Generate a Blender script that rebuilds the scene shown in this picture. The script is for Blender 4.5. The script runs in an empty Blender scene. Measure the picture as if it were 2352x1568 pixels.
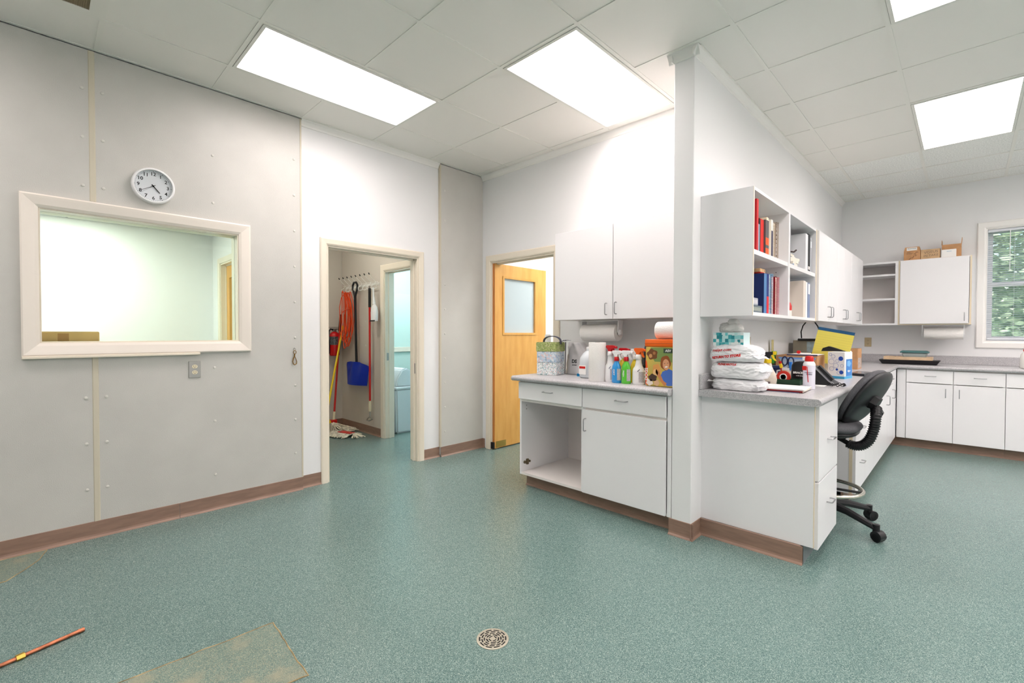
import bpy, bmesh, math, random
from mathutils import Vector, Matrix, noise
random.seed(7)
PI = math.pi
SC = bpy.context.scene
COL = SC.collection

# ---------------------------------------------------------------- camera
F, YAW, PITCH, ROLL, CAMZ = 1064.95, 0.775367, -0.0172419, 0.00154602, 1.254
_d = Vector((-math.sin(YAW)*math.cos(PITCH), math.cos(YAW)*math.cos(PITCH), math.sin(PITCH)))
_r0 = Vector((math.cos(YAW), math.sin(YAW), 0)); _u0 = _r0.cross(_d)
_r = _r0*math.cos(ROLL) + _u0*math.sin(ROLL); _u = -_r0*math.sin(ROLL) + _u0*math.cos(ROLL)
cam = bpy.data.cameras.new('camera'); co = bpy.data.objects.new('camera', cam); COL.objects.link(co)
cam.sensor_width = 36; cam.lens = F*36/2352; cam.clip_start = .02; cam.clip_end = 200
co.matrix_world = Matrix(((_r.x, _u.x, -_d.x, 0), (_r.y, _u.y, -_d.y, 0), (_r.z, _u.z, -_d.z, CAMZ), (0, 0, 0, 1)))
SC.camera = co
# ---------------------------------------------------------------- world, exposure
SC.view_settings.view_transform = 'Standard'; SC.view_settings.look = 'None'
SC.view_settings.gamma = 1; SC.view_settings.use_curve_mapping = False
SC.view_settings.exposure = 0.29
LAMP = 12.0          # radiance of the fluorescent diffusers
w = bpy.data.worlds.new('world'); SC.world = w; w.use_nodes = True
nt = w.node_tree; bg = nt.nodes['Background']
sky = nt.nodes.new('ShaderNodeTexSky'); sky.sky_type = 'NISHITA'; sky.sun_disc = False
sky.sun_elevation = math.radians(48); sky.sun_rotation = math.radians(200); sky.air_density = 1.2; sky.dust_density = 2
nt.links.new(sky.outputs[0], bg.inputs[0]); bg.inputs[1].default_value = .6
sl = bpy.data.lights.new('sun', 'SUN'); sl.energy = 6; sl.angle = .03; sl.color = (1, .96, .88)
so = bpy.data.objects.new('sun', sl); COL.objects.link(so); so.rotation_euler = (math.radians(42), 0, math.radians(25))

# ---------------------------------------------------------------- helpers
def srgb(c):
    return tuple(((v/255)/12.92 if v/255 <= .04045 else ((v/255+.055)/1.055)**2.4) for v in c) + (1,)
MATS = {}
def mat(name, c, rough=.5, metal=0, noise_amt=0, nscale=30, bump=0, bscale=200, emit=0, trans=0, coat=0, c2=None, stretch=None, alpha=1, ior=1.45, sss=0):
    if name in MATS: return MATS[name]
    m = bpy.data.materials.new(name); m.use_nodes = True; t = m.node_tree; b = t.nodes['Principled BSDF']
    b.inputs['Base Color'].default_value = srgb(c); b.inputs['Roughness'].default_value = rough
    b.inputs['Metallic'].default_value = metal; b.inputs['IOR'].default_value = ior
    b.inputs['Transmission Weight'].default_value = trans; b.inputs['Coat Weight'].default_value = coat
    b.inputs['Coat Roughness'].default_value = .08; b.inputs['Alpha'].default_value = alpha
    if sss: b.inputs['Subsurface Weight'].default_value = sss; b.inputs['Subsurface Radius'].default_value = (.02, .02, .02)
    if emit: b.inputs['Emission Color'].default_value = srgb(c); b.inputs['Emission Strength'].default_value = emit
    tc = t.nodes.new('ShaderNodeTexCoord'); src = tc.outputs['Object']
    if stretch:
        mp = t.nodes.new('ShaderNodeMapping'); mp.inputs['Scale'].default_value = stretch
        t.links.new(src, mp.inputs[0]); src = mp.outputs[0]
    if noise_amt or c2:
        n = t.nodes.new('ShaderNodeTexNoise'); n.inputs['Scale'].default_value = nscale; n.inputs['Detail'].default_value = 4
        t.links.new(src, n.inputs['Vector'])
        r = t.nodes.new('ShaderNodeValToRGB'); t.links.new(n.outputs['Fac'], r.inputs[0])
        lo = c2 if c2 else tuple(max(0, v*(1-noise_amt)) for v in c); hi = c if c2 else tuple(min(255, v*(1+noise_amt)) for v in c)
        r.color_ramp.elements[0].position = .35; r.color_ramp.elements[1].position = .65
        r.color_ramp.elements[0].color = srgb(lo); r.color_ramp.elements[1].color = srgb(hi)
        t.links.new(r.outputs[0], b.inputs['Base Color'])
    if bump:
        n2 = t.nodes.new('ShaderNodeTexNoise'); n2.inputs['Scale'].default_value = bscale; n2.inputs['Detail'].default_value = 2
        t.links.new(src, n2.inputs['Vector'])
        bp = t.nodes.new('ShaderNodeBump'); bp.inputs['Strength'].default_value = bump; bp.inputs['Distance'].default_value = .002
        t.links.new(n2.outputs['Fac'], bp.inputs['Height']); t.links.new(bp.outputs[0], b.inputs['Normal'])
    MATS[name] = m; return m

def speck(name, c, speckles, rough, scale=350, bump=0, coat=0, patch=None):
    """speckled material: voronoi cells coloured by a ramp"""
    m = bpy.data.materials.new(name); m.use_nodes = True; t = m.node_tree; b = t.nodes['Principled BSDF']
    tc = t.nodes.new('ShaderNodeTexCoord'); v = t.nodes.new('ShaderNodeTexVoronoi'); v.inputs['Scale'].default_value = scale
    t.links.new(tc.outputs['Object'], v.inputs['Vector'])
    sp = t.nodes.new('ShaderNodeSeparateColor'); t.links.new(v.outputs['Color'], sp.inputs[0])
    r = t.nodes.new('ShaderNodeValToRGB'); r.color_ramp.interpolation = 'CONSTANT'
    t.links.new(sp.outputs[0], r.inputs[0])
    e = r.color_ramp.elements; e[0].position = 0; e[0].color = srgb(c); acc = 1 - sum(q for _, q in speckles)
    first = True
    for cc, q in speckles:
        el = e[1] if first else e.new(acc); first = False
        el.position = min(.999, acc); el.color = srgb(cc); acc += q
    out = r.outputs[0]
    n = t.nodes.new('ShaderNodeTexNoise'); n.inputs['Scale'].default_value = 1.3; n.inputs['Detail'].default_value = 5
    t.links.new(tc.outputs['Object'], n.inputs['Vector'])
    mx = t.nodes.new('ShaderNodeMix'); mx.data_type = 'RGBA'; mx.blend_type = 'MULTIPLY'; mx.inputs[0].default_value = .35
    r2 = t.nodes.new('ShaderNodeValToRGB'); r2.color_ramp.elements[0].position = .3; r2.color_ramp.elements[1].position = .7
    r2.color_ramp.elements[0].color = (.72, .74, .72, 1); r2.color_ramp.elements[1].color = (1, 1, 1, 1)
    t.links.new(n.outputs['Fac'], r2.inputs[0]); t.links.new(out, mx.inputs[6]); t.links.new(r2.outputs[0], mx.inputs[7])
    out = mx.outputs[2]
    if patch:
        n3 = t.nodes.new('ShaderNodeTexNoise'); n3.inputs['Scale'].default_value = 7; n3.inputs['Detail'].default_value = 8
        t.links.new(tc.outputs['Object'], n3.inputs['Vector'])
        r3 = t.nodes.new('ShaderNodeValToRGB'); r3.color_ramp.elements[0].position = .54; r3.color_ramp.elements[1].position = .78
        t.links.new(n3.outputs['Fac'], r3.inputs[0])
        m3 = t.nodes.new('ShaderNodeMix'); m3.data_type = 'RGBA'; m3.inputs[7].default_value = srgb(patch)
        t.links.new(r3.outputs[0], m3.inputs[0]); t.links.new(out, m3.inputs[6]); out = m3.outputs[2]
    t.links.new(out, b.inputs['Base Color'])
    b.inputs['Roughness'].default_value = rough; b.inputs['Coat Weight'].default_value = coat; b.inputs['Coat Roughness'].default_value = .12
    if bump:
        bp = t.nodes.new('ShaderNodeBump'); bp.inputs['Strength'].default_value = bump; bp.inputs['Distance'].default_value = .001
        t.links.new(v.outputs['Distance'], bp.inputs['Height']); t.links.new(bp.outputs[0], b.inputs['Normal'])
    MATS[name] = m; return m

M_WALL = mat('white wall paint', (238, 238, 238), .45, bump=.08, bscale=60)
M_FRP = mat('grey wall panel', (203, 201, 195), .32, bump=.5, bscale=240, noise_amt=.015, nscale=3)
M_STRIP = mat('panel seam strip', (208, 200, 180), .4)
M_CREAM = mat('cream trim paint', (236, 226, 208), .3)
M_CREAM2 = mat('cream window trim paint', (240, 231, 220), .28)
M_WTRIM = mat('white trim paint', (244, 242, 238), .3)
M_BASE = mat('brown vinyl base', (146, 118, 102), .42, noise_amt=.05, nscale=8, stretch=(1, 1, 6))
M_CAB = mat('white melamine', (240, 239, 240), .3)
M_CABIN = mat('white melamine inside', (236, 230, 226), .45)
M_EDGE = mat('yellowed cabinet edge', (226, 212, 184), .45)
M_METAL = mat('brushed nickel', (170, 170, 172), .28, 1)
M_STEEL = mat('stainless steel', (176, 174, 170), .35, 1)
M_BLACK = mat('black plastic', (22, 22, 25), .42)
M_TILE = mat('smooth ceiling tile', (242, 239, 233), .6, bump=.15, bscale=400)
M_TILE2 = mat('textured ceiling tile', (242, 242, 238), .85, noise_amt=.05, nscale=90, bump=1, bscale=120)
M_GRID = mat('ceiling grid', (240, 238, 231), .4)
M_GAP = mat('dark joint', (60, 58, 52), .9)
M_LENS = mat('lamp lens', (255, 244, 242), .4, emit=LAMP)
def prismatic(m, strength):
    """a prismatic lens throws less light sideways than straight down"""
    t = m.node_tree; g = t.nodes.new('ShaderNodeNewGeometry'); d = t.nodes.new('ShaderNodeVectorMath'); d.operation = 'DOT_PRODUCT'
    t.links.new(g.outputs['Normal'], d.inputs[0]); t.links.new(g.outputs['Incoming'], d.inputs[1])
    a = t.nodes.new('ShaderNodeMath'); a.operation = 'ABSOLUTE'; t.links.new(d.outputs['Value'], a.inputs[0])
    p = t.nodes.new('ShaderNodeMath'); p.operation = 'MULTIPLY_ADD'; p.inputs[1].default_value = strength*.6; p.inputs[2].default_value = strength*.4
    t.links.new(a.outputs[0], p.inputs[0]); t.links.new(p.outputs[0], t.nodes['Principled BSDF'].inputs['Emission Strength'])
prismatic(M_LENS, LAMP)
M_FLOOR = speck('green flake floor', (106, 132, 128), [((86, 113, 110), .26), ((136, 160, 153), .2), ((68, 96, 94), .1), ((166, 183, 173), .07)], .21, 480, .2, .0)
M_PATCH = speck('worn floor patch', (114, 134, 124), [((90, 112, 106), .25), ((142, 156, 140), .2), ((170, 164, 140), .12)], .42, 480, .3, 0, (158, 152, 128))
M_COUNTER = speck('grey laminate', (190, 188, 190), [((168, 166, 170), .25), ((208, 206, 207), .25), ((148, 146, 150), .07)], .3, 420)
M_GLASS = mat('clear glass', (236, 250, 240), .0, trans=1, ior=1.1)
M_WOOD = mat('varnished maple', (232, 178, 96), .35, c2=(222, 162, 80), nscale=6, stretch=(3, 3, .6), coat=.3)
M_WOODE = mat('door edge wood', (200, 128, 62), .45, noise_amt=.08, nscale=10, stretch=(4, 4, .5))
M_CARD = mat('cardboard', (198, 150, 106), .8, noise_amt=.05, nscale=12)
M_CARD2 = mat('light cardboard', (206, 172, 132), .8, noise_amt=.05, nscale=12)
M_PAPER = mat('white paper', (244, 243, 240), .7)
M_RED = mat('red plastic', (205, 28, 24), .3)
M_WPLAS = mat('white plastic', (240, 240, 240), .35)
M_BAG = mat('translucent plastic bag', (238, 238, 240), .25, sss=.2, noise_amt=.03, nscale=9, bump=.6, bscale=40)
M_BLUE = mat('blue plastic', (34, 70, 206), .3)
M_YEL = mat('yellow plastic', (240, 205, 30), .4)

ORG = {}
def finish(o, label, cat, group, kind):
    if label: o['label'] = label
    if cat: o['category'] = cat
    if group: o['group'] = group
    if kind: o['kind'] = kind
def thing(name, label, cat, loc=(0, 0, 0), group=None, rz=0):
    o = bpy.data.objects.new(name, None); COL.objects.link(o); o.location = loc; o.rotation_euler = (0, 0, rz)
    o.empty_display_size = .05; finish(o, label, cat, group, None); ORG[o.name] = Vector(loc); return o
def obj(name, bm, m, parent=None, label=None, cat=None, group=None, kind=None, smooth=False, local=False):
    bmesh.ops.recalc_face_normals(bm, faces=bm.faces[:])
    if parent is not None:
        if not local:
            bmesh.ops.translate(bm, verts=bm.verts[:], vec=-ORG[parent.name])
        org = ORG[parent.name]
    else:
        xs = [v.co.x for v in bm.verts]; ys = [v.co.y for v in bm.verts]; zs = [v.co.z for v in bm.verts]
        org = Vector(((min(xs)+max(xs))/2, (min(ys)+max(ys))/2, min(zs)))
        if kind == 'structure': org = Vector((0, 0, 0))
        bmesh.ops.translate(bm, verts=bm.verts[:], vec=-org)
    me = bpy.data.meshes.new(name); bm.to_mesh(me); bm.free()
    for mm in (m if isinstance(m, (list, tuple)) else [m]): me.materials.append(mm)
    if smooth:
        for p in me.polygons: p.use_smooth = True
        if smooth != 'all':
            try: me.set_sharp_from_angle(angle=math.radians(38))
            except Exception: pass
    o = bpy.data.objects.new(name, me); COL.objects.link(o)
    if parent is not None: o.parent = parent
    else: o.location = org
    ORG[o.name] = org
    finish(o, label, cat, group, kind); return o
def B(): return bmesh.new()
def box(bm, x0, x1, y0, y1, z0, z1, bev=0, seg=1, mi=0):
    x0, x1 = sorted((x0, x1)); y0, y1 = sorted((y0, y1)); z0, z1 = sorted((z0, z1))
    vs = [bm.verts.new((x, y, z)) for x in (x0, x1) for y in (y0, y1) for z in (z0, z1)]
    fs = [bm.faces.new([vs[i] for i in q]) for q in ((0, 1, 3, 2), (4, 6, 7, 5), (0, 4, 5, 1), (2, 3, 7, 6), (0, 2, 6, 4), (1, 5, 7, 3))]
    for f in fs: f.material_index = mi
    if bev:
        es = list({e for f in fs for e in f.edges})
        r = bmesh.ops.bevel(bm, geom=es, offset=bev, segments=seg, affect='EDGES', profile=.5)
        for f in r['faces']: f.material_index = mi
    return bm
def bx(*a, **k): return box(B(), *a, **k)
def frame(d):
    d = Vector(d).normalized(); a = Vector((0, 0, 1)) if abs(d.z) < .9 else Vector((1, 0, 0))
    u = d.cross(a).normalized(); return u, d.cross(u).normalized(), d
def tube(bm, pts, r, n=8, closed=False, caps=True, mi=0):
    pts = [Vector(p) for p in pts]; rs = r if isinstance(r, (list, tuple)) else [r]*len(pts); rings = []
    N = len(pts); pu = None
    for i, p in enumerate(pts):
        if closed: d = pts[(i+1) % N]-pts[i-1]
        else: d = pts[min(i+1, N-1)]-pts[max(i-1, 0)]
        if d.length < 1e-9: d = Vector((0, 0, 1))
        d.normalize()
        if pu is None: u, v, _ = frame(d)
        else:
            u = pu - d*pu.dot(d)
            u = u.normalized() if u.length > 1e-6 else frame(d)[0]
            v = d.cross(u)
        pu = u
        rings.append([bm.verts.new(p+(u*math.cos(2*PI*k/n)+v*math.sin(2*PI*k/n))*rs[i]) for k in range(n)])
    rr = range(N if closed else N-1)
    for i in rr:
        a, b = rings[i], rings[(i+1) % N]
        for k in range(n):
            f = bm.faces.new((a[k], a[(k+1) % n], b[(k+1) % n], b[k])); f.material_index = mi
    if caps and not closed:
        f = bm.faces.new(rings[0][::-1]); f.material_index = mi
        f = bm.faces.new(rings[-1]); f.material_index = mi
    return bm
def lathe(bm, prof, loc=(0, 0, 0), n=20, axis='Z', sx=1, sy=1, mi=0, rz=0):
    loc = Vector(loc); rings = []
    def P(r, h, a):
        c, s = math.cos(a)*sx*r, math.sin(a)*sy*r
        if rz: c, s = c*math.cos(rz)-s*math.sin(rz), c*math.sin(rz)+s*math.cos(rz)
        return loc+(Vector((c, s, h)) if axis == 'Z' else Vector((h, c, s)) if axis == 'X' else Vector((c, h, s)))
    for r, h in prof:
        rings.append([bm.verts.new(P(max(r, 1e-4), h, 2*PI*k/n)) for k in range(n)])
    for a, b in zip(rings, rings[1:]):
        for k in range(n):
            f = bm.faces.new((a[k], a[(k+1) % n], b[(k+1) % n], b[k])); f.material_index = mi
    for q in (rings[0][::-1], rings[-1]):
        f = bm.faces.new(q); f.material_index = mi
    return bm
def prism(bm, poly, axis, a, b, mi=0):
    """poly of 2D points, extruded along axis from a to b"""
    def P(p, t): return {'X': (t, p[0], p[1]), 'Y': (p[0], t, p[1]), 'Z': (p[0], p[1], t)}[axis]
    A = [bm.verts.new(P(p, a)) for p in poly]; Bv = [bm.verts.new(P(p, b)) for p in poly]; n = len(poly)
    fs = [bm.faces.new(A[::-1]), bm.faces.new(Bv)] + [bm.faces.new((A[i], A[(i+1) % n], Bv[(i+1) % n], Bv[i])) for i in range(n)]
    for f in fs: f.material_index = mi
    return bm
def sweep_rect(bm, prof, axis, pos, u0, u1, z0, z1, closed=True, sgn=1):
    """picture-frame moulding: prof = [(outset from opening, proud)] round the rectangle u0..u1, z0..z1 on plane axis=pos"""
    rings = []
    for (cu, cz) in ((-1, -1), (1, -1), (1, 1), (-1, 1)):
        ring = []
        for o_, pr in prof:
            u = (u0 if cu < 0 else u1)+cu*o_; z = (z0 if cz < 0 else z1)+cz*o_
            ring.append(bm.verts.new((pos+sgn*pr, u, z) if axis == 'X' else (u, pos+sgn*pr, z)))
        rings.append(ring)
    n = len(prof)
    for i in range(4):
        if not closed and i == 0: continue
        a, b = rings[i], rings[(i+1) % 4]
        for k in range(n): bm.faces.new((a[k], a[(k+1) % n], b[(k+1) % n], b[k]))
    if not closed:
        bm.faces.new(rings[1]); bm.faces.new(rings[0])
    return bm
def wall(name, axis, p0, p1, u0, u1, z0, z1, m, holes=(), parent=None, label=None):
    bm = B(); cuts = sorted({u0, u1, *[h[0] for h in holes], *[h[1] for h in holes]})
    cuts = [c for c in cuts if u0 <= c <= u1]
    for a, b in zip(cuts, cuts[1:]):
        spans = [(z0, z1)]
        for h in holes:
            if h[0] <= a+1e-6 and h[1] >= b-1e-6:
                spans = [(z0, h[2]), (h[3], z1)]
        for s, e in spans:
            if e-s > 1e-4:
                if axis == 'X': box(bm, p0, p1, a, b, s, e)
                else: box(bm, a, b, p0, p1, s, e)
    return obj(name, bm, m, parent, label, kind='structure' if parent is None else None)
def text(s, size, origin, u, v, m, parent, name='lettering', align='CENTER', depth=.0004, bold=0, local=False):
    cu = bpy.data.curves.new('t', 'FONT'); cu.body = s; cu.size = size; cu.align_x = align; cu.align_y = 'CENTER'; cu.extrude = depth; cu.offset = bold
    cu.resolution_u = 2
    to = bpy.data.objects.new('t', cu); me0 = bpy.data.meshes.new_from_object(to)
    u = Vector(u).normalized(); v = Vector(v).normalized(); n = u.cross(v)
    M = Matrix(((u.x, v.x, n.x, origin[0]), (u.y, v.y, n.y, origin[1]), (u.z, v.z, n.z, origin[2]), (0, 0, 0, 1)))
    bm = B(); bm.from_mesh(me0); bm.transform(M); bpy.data.objects.remove(to); bpy.data.meshes.remove(me0)
    return obj(name, bm, m, parent, local=local)
def copy_tree(o, parent=None, loc=None, label=None):
    c = o.copy(); COL.objects.link(c); c.parent = parent
    if loc is not None: c.location = loc
    if label: c['label'] = label
    for ch in list(o.children): copy_tree(ch, c)
    return c

# ================================================================= SETTING
XL, XW, YB, YF, H = -3.80, -3.825, 3.418, 7.351, 2.961
XP0, XP1, YP = -1.305, -1.18, 2.757
obj('floor', bx(-6.4, 4, -3.6, 7.6, -.12, 0), M_FLOOR, kind='structure', label='speckled green flake floor')
FLOOR = bpy.data.objects['floor']
# worn patches let into the floor
def patch(pts):
    bm = B(); n = len(pts); out = []
    for i in range(n):
        a, b = Vector(pts[i]), Vector(pts[(i+1) % n]); k = max(2, int((b-a).length/.02))
        for j in range(k):
            p = a.lerp(b, j/k); q = noise.noise_vector(Vector((p.x*18, p.y*18, 0)))
            out.append((p.x+q.x*.006, p.y+q.y*.006))
    prism(bm, out, 'Z', -.002, .0012)
    e_ = [(x, y, .0012) for k_, (x, y) in enumerate(out)]
    obj('patch_edge', tube(B(), e_, .0026, 5, closed=True), mat('sandy patch edge', (150, 132, 98), .7, noise_amt=.25, nscale=14), FLOOR)
    return obj('floor_patch', bm, M_PATCH, FLOOR, label='worn sandy repair patch')
patch([(-2.127, .697), (-1.706, .675), (-1.74, .50), (-1.86, -.3), (-2.20, -.3), (-2.15, .2)])
patch([(-3.78, .02), (-3.62, -.02), (-3.44, -.13), (-3.52, -.6), (-3.78, -.6)])
# ---- left wall
wall('wall_left', 'X', XW-.12, XW, -3.6, YB, 0, H+.05, M_WALL, [(-.0, 1.03, 1.19, 1.975), (1.69, 2.595, 0, 1.99)], label='left wall, grey panels beside a white stretch')
WL = bpy.data.objects['wall_left']
wall('wall_panel', 'X', XW, XL, -3.6, .236, .02, H-.006, M_FRP, [(0, 1.03, 1.19, 1.975)], WL)
wall('wall_panel', 'X', XW, XL, .242, 1.468, .02, H-.006, M_FRP, [(.242, 1.03, 1.19, 1.975)], WL)
wall('wall_panel', 'X', XW, XL, 2.85, YB, .02, H-.006, M_FRP, (), WL)
for (a, b) in ((2.05, H-.006), (.1, 1.115)):
    bm = B(); prism(bm, [(XL, .224), (XL+.0035, .228), (XL+.0035, .25), (XL, .254)], 'Z', a, b); obj('seam_strip', bm, M_STRIP, WL)
obj('seam_strip', prism(B(), [(XW, 1.466), (XL+.003, 1.466), (XL+.003, 1.478), (XW, 1.478)], 'Z', .1, H-.006), M_STRIP, WL)
obj('seam_strip', prism(B(), [(XW, 2.838), (XL+.003, 2.838), (XL+.003, 2.852), (XW, 2.852)], 'Z', .1, H-.006), M_STRIP, WL)
rv = None
M_RIV = mat('rivet cap', (214, 212, 204), .3)
RV = [(y, z) for y in (.195, .288) for z in (.3, .58, .86, 2.14, 2.43, 2.72)] + [(y, z) for y in (.868,) for z in (.25, .63, 1.01, 2.17, 2.5)] + [(1.42, z) for z in (.3, .57, .84, 1.22, 1.5, 1.78, 2.06, 2.34, 2.62)]
RV += [(2.9, z) for z in (.25, .5, .75, 1, 1.25, 1.5, 1.75, 2.1, 2.4, 2.7)] + [(.868, .0+z) for z in (1.06,)][:0] + [(-.28, z) for z in (.4, .8, 1.2, 1.6, 2, 2.4)]
for y, z in RV:
    if rv is None:
        rv = obj('rivet', lathe(B(), [(.0095, 0), (.0085, .003), (.004, .005)], (0, 0, 0), 8, 'X'), M_RIV, WL, smooth=True, local=True); rv.location = (XL, y, z)
    else:
        c = rv.copy(); COL.objects.link(c); c.location = (XL, y, z)
# ---- base boards (profile with toe)
BP = [(0, 0), (.016, 0), (.014, .004), (.006, .012), (.0035, .022), (.0035, .098), (.002, .1), (0, .1)]
def base_x(name, x, sg, y0, y1, parent=None, kind=True):
    return obj(name, prism(B(), [(x+sg*a, b) for a, b in BP], 'Y', y0, y1), M_BASE, parent, kind='structure' if kind else None)
def base_y(name, y, sg, x0, x1, parent=None, kind=True):
    return obj(name, prism(B(), [(y+sg*a, b) for a, b in BP], 'X', x0, x1), M_BASE, parent, kind='structure' if kind else None)
base_x('baseboard_left', XL, 1, -3.6, .655); base_x('baseboard_left', XL, 1, .657, 1.474)
base_x('baseboard_left', XW, 1, 1.476, 1.633); base_x('baseboard_left', XW, 1, 2.652, 2.845); base_x('baseboard_left', XL, 1, 2.846, YB)
base_y('baseboard_back', YB, -1, XL, -3.765)
base_y('baseboard_partition', YP, -1, XP0-.016, XP1+.016); base_x('baseboard_partition', XP1, 1, YP-.014, 2.905)
# ---- back wall with door 2
wall('wall_back', 'Y', YB, YB+.12, XW, XP0, 0, H+.05, M_WALL, [(-3.667, -2.79, 0, 2.02)], label='white back wall behind the sink cabinets')
# ---- partition
obj('wall_partition', bx(XP0, XP1, YP, YF, 0, H+.05, .004), M_WALL, kind='structure', label='white partition wall ending in a narrow face')
# ---- far wall and shell
wall('wall_far', 'Y', YF, YF+.16, XP1-.2, 4, 0, H+.05, M_WALL, [(.142, 1.04, 1.17, 2.42)], label='white far wall with the blinded window')
obj('wall_right', bx(3.6, 3.75, -3.6, YF, 0, H+.05), M_WALL, kind='structure')
obj('wall_front', bx(XW-.12, 3.75, -3.75, -3.6, 0, H+.05), M_WALL, kind='structure')
# ---- crown mouldings
CP = [(0, -.052), (.006, -.05), (.010, -.036), (.022, -.018), (.032, -.008), (.034, 0), (0, 0)]
def crown_y(x, sg, y0, y1): return obj('trim_crown', prism(B(), [(x+sg*a, H+b) for a, b in CP], 'Y', y0, y1), M_WTRIM, kind='structure')
def crown_x(y, sg, x0, x1): return obj('trim_crown', prism(B(), [(y+sg*a, H+b) for a, b in CP], 'X', x0, x1), M_WTRIM, kind='structure')
crown_y(XW, 1, 1.48, 2.836); crown_x(YB, -1, XL, XP0); crown_y(XP0, -1, YP-.032, YB); crown_y(XP1, 1, YP-.032, YF); crown_x(YP, -1, XP0-.033, XP1+.033)
# ---- ceiling: slab, grid and tiles
CE = obj('ceiling', bx(XW-.1, 3.7, -3.7, YF+.1, H+.03, H+.12), M_GAP, kind='structure', label='suspended ceiling of square tiles')
GX, GY, G = -3.395, .262, .6125
gx = [GX+G*i for i in range(0, 12)]; gy = [GY+G*j for j in range(-6, 12)]
xs = [XL] + gx + [3.6]; ys = [-3.6] + gy + [YF]
LIGHTS = [(0, 1), (2, 3), (5, 3), (5, 7), (0, -3), (5, -1), (8, 3), (8, 7), (8, -1), (8, 5), (10, 3), (10, 7), (10, -1), (8, 9), (6, -4)]  # the leading ones are visible; the others are added out of view for brightness
taken = {(i, j+d) for i, j in LIGHTS for d in (0, 1)} | {(0, -1)}
TW = .024; cache = {}
for i in range(-1, len(gx)):
    for j in range(-7, 12):
        x0 = xs[i+1]; x1 = xs[i+2]; y0 = ys[j+7]; y1 = ys[j+8]
        if (i, j) in taken or y1-y0 < .03: continue
        if y0 > YB-.02:
            if x1 < XP1: continue
            x0 = max(x0, XP1)
        m = M_TILE2 if j >= 9 and i >= 3 else M_TILE
        key = (round(x1-x0, 3), round(y1-y0, 3), m.name)
        if key not in cache:
            dx, dy = x1-x0-TW*.82, y1-y0-TW*.82
            o = obj('ceiling_tile', bx(-dx/2, dx/2, -dy/2, dy/2, 0, .015), m, CE, local=True); cache[key] = o
        else:
            o = cache[key].copy(); COL.objects.link(o)
        rr_ = random.Random(i*31+j)
        o.location = ((x0+x1)/2, (y0+y1)/2, H+.0035+rr_.uniform(0, .0012)); o.rotation_euler = (rr_.uniform(-.0015, .0015), rr_.uniform(-.0015, .0015), 0)
cuts = lambda a, b: (a, b)
def runs(lo, hi, cuts_):
    out = []; a = lo
    for c0, c1 in sorted(cuts_):
        if c1 <= a or c0 >= hi: continue
        if c0 > a: out.append((a, c0))
        a = max(a, c1)
    if hi > a: out.append((a, hi))
    return out
for x in gx:
    if x < XP0+.05: y1 = YB
    elif x < XP1: continue
    else: y1 = YF
    obj('grid_bar', bx(x-TW/2, x+TW/2, -3.6, y1, H, H+.004), M_GRID, CE)
for j, y in enumerate(gy):
    jj = j-6; x0 = XL if y < YB else XP1
    blk = [(GX+G*i+TW/2, GX+G*(i+1)-TW/2) for i, k in LIGHTS if k+1 == jj]
    for a, b in runs(x0, 3.6, blk):
        obj('grid_bar', bx(a, b, y-TW/2, y+TW/2, H+.0002, H+.0042), M_GRID, CE)
obj('grid_bar', bx(XL, XL+.02, -3.6, YB, H+.0001, H+.004), M_GRID, CE); obj('grid_bar', bx(XP1, 3.6, YF-.02, YF, H+.0001, H+.004), M_GRID, CE)
obj('grid_bar', bx(XP1+.0, XP1+.04, YP, YF, H+.0001, H+.004), M_GRID, CE); obj('grid_bar', bx(XL, XP0, YB-.034, YB, H+.0001, H+.004), M_GRID, CE)
# ---- ceiling lights
LL = {0: 'long fluorescent ceiling light nearest the left wall clock', 1: 'fluorescent ceiling light just left of the partition wall', 2: 'ceiling light cut off by the top right picture edge', 3: 'fluorescent ceiling light over the desk counter room'}
M_LFR = mat('lamp frame', (232, 231, 224), .35)
li = None
for k, (i, j) in enumerate(LIGHTS):
    x0 = GX+G*i; y0 = GY+G*j; c = (x0+G/2, y0+G, H)
    lab = LL.get(k, 'added ceiling light out of view, there to brighten the room')
    if li is None:
        li = thing('ceiling_light', lab, 'ceiling light', c, 'fluorescent ceiling lights')
        a, b = G/2-TW/2-.002, G-TW/2-.002
        bm = B(); t = .018
        for q in ((-a, a, -b, -b+t), (-a, a, b-t, b), (-a, -a+t, -b+t, b-t), (a-t, a, -b+t, b-t)): box(bm, *q, -.004, .02)
        obj('frame', bm, M_LFR, li, local=True)
        obj('diffuser', bx(-a+t, a-t, -b+t, b-t, .002, .006), M_LENS, li, local=True)
    else: copy_tree(li, None, c, lab)
# ---- ceiling vent
vt = thing('ceiling_vent', 'perforated metal return vent at the top left corner of the ceiling', 'vent', (GX+G/2, GY-G/2, H))
a = G/2-TW/2; bm = B(); t = .045
for q in ((-a, a, -a, -a+t), (-a, a, a-t, a), (-a, -a+t, -a+t, a-t), (a-t, a, -a+t, a-t)): box(bm, *q, -.002, .006)
obj('frame', bm, M_GRID, vt, local=True)
M_VENT = mat('perforated vent', (168, 152, 122), .5)
bm = B(); nn = 56; s = (2*(a-t))/nn
for k in range(nn+1):
    p = -a+t+k*s; box(bm, p-.0022, p+.0022, -a+t, a-t, .001, .003); box(bm, -a+t, a-t, p-.0022, p+.0022, .001, .003)
obj('grille', bm, M_VENT, vt, local=True, kind='stuff')
obj('plenum', bx(-a+.01, a-.01, -a+.01, a-.01, .012, .02), M_GAP, vt, local=True)

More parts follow.
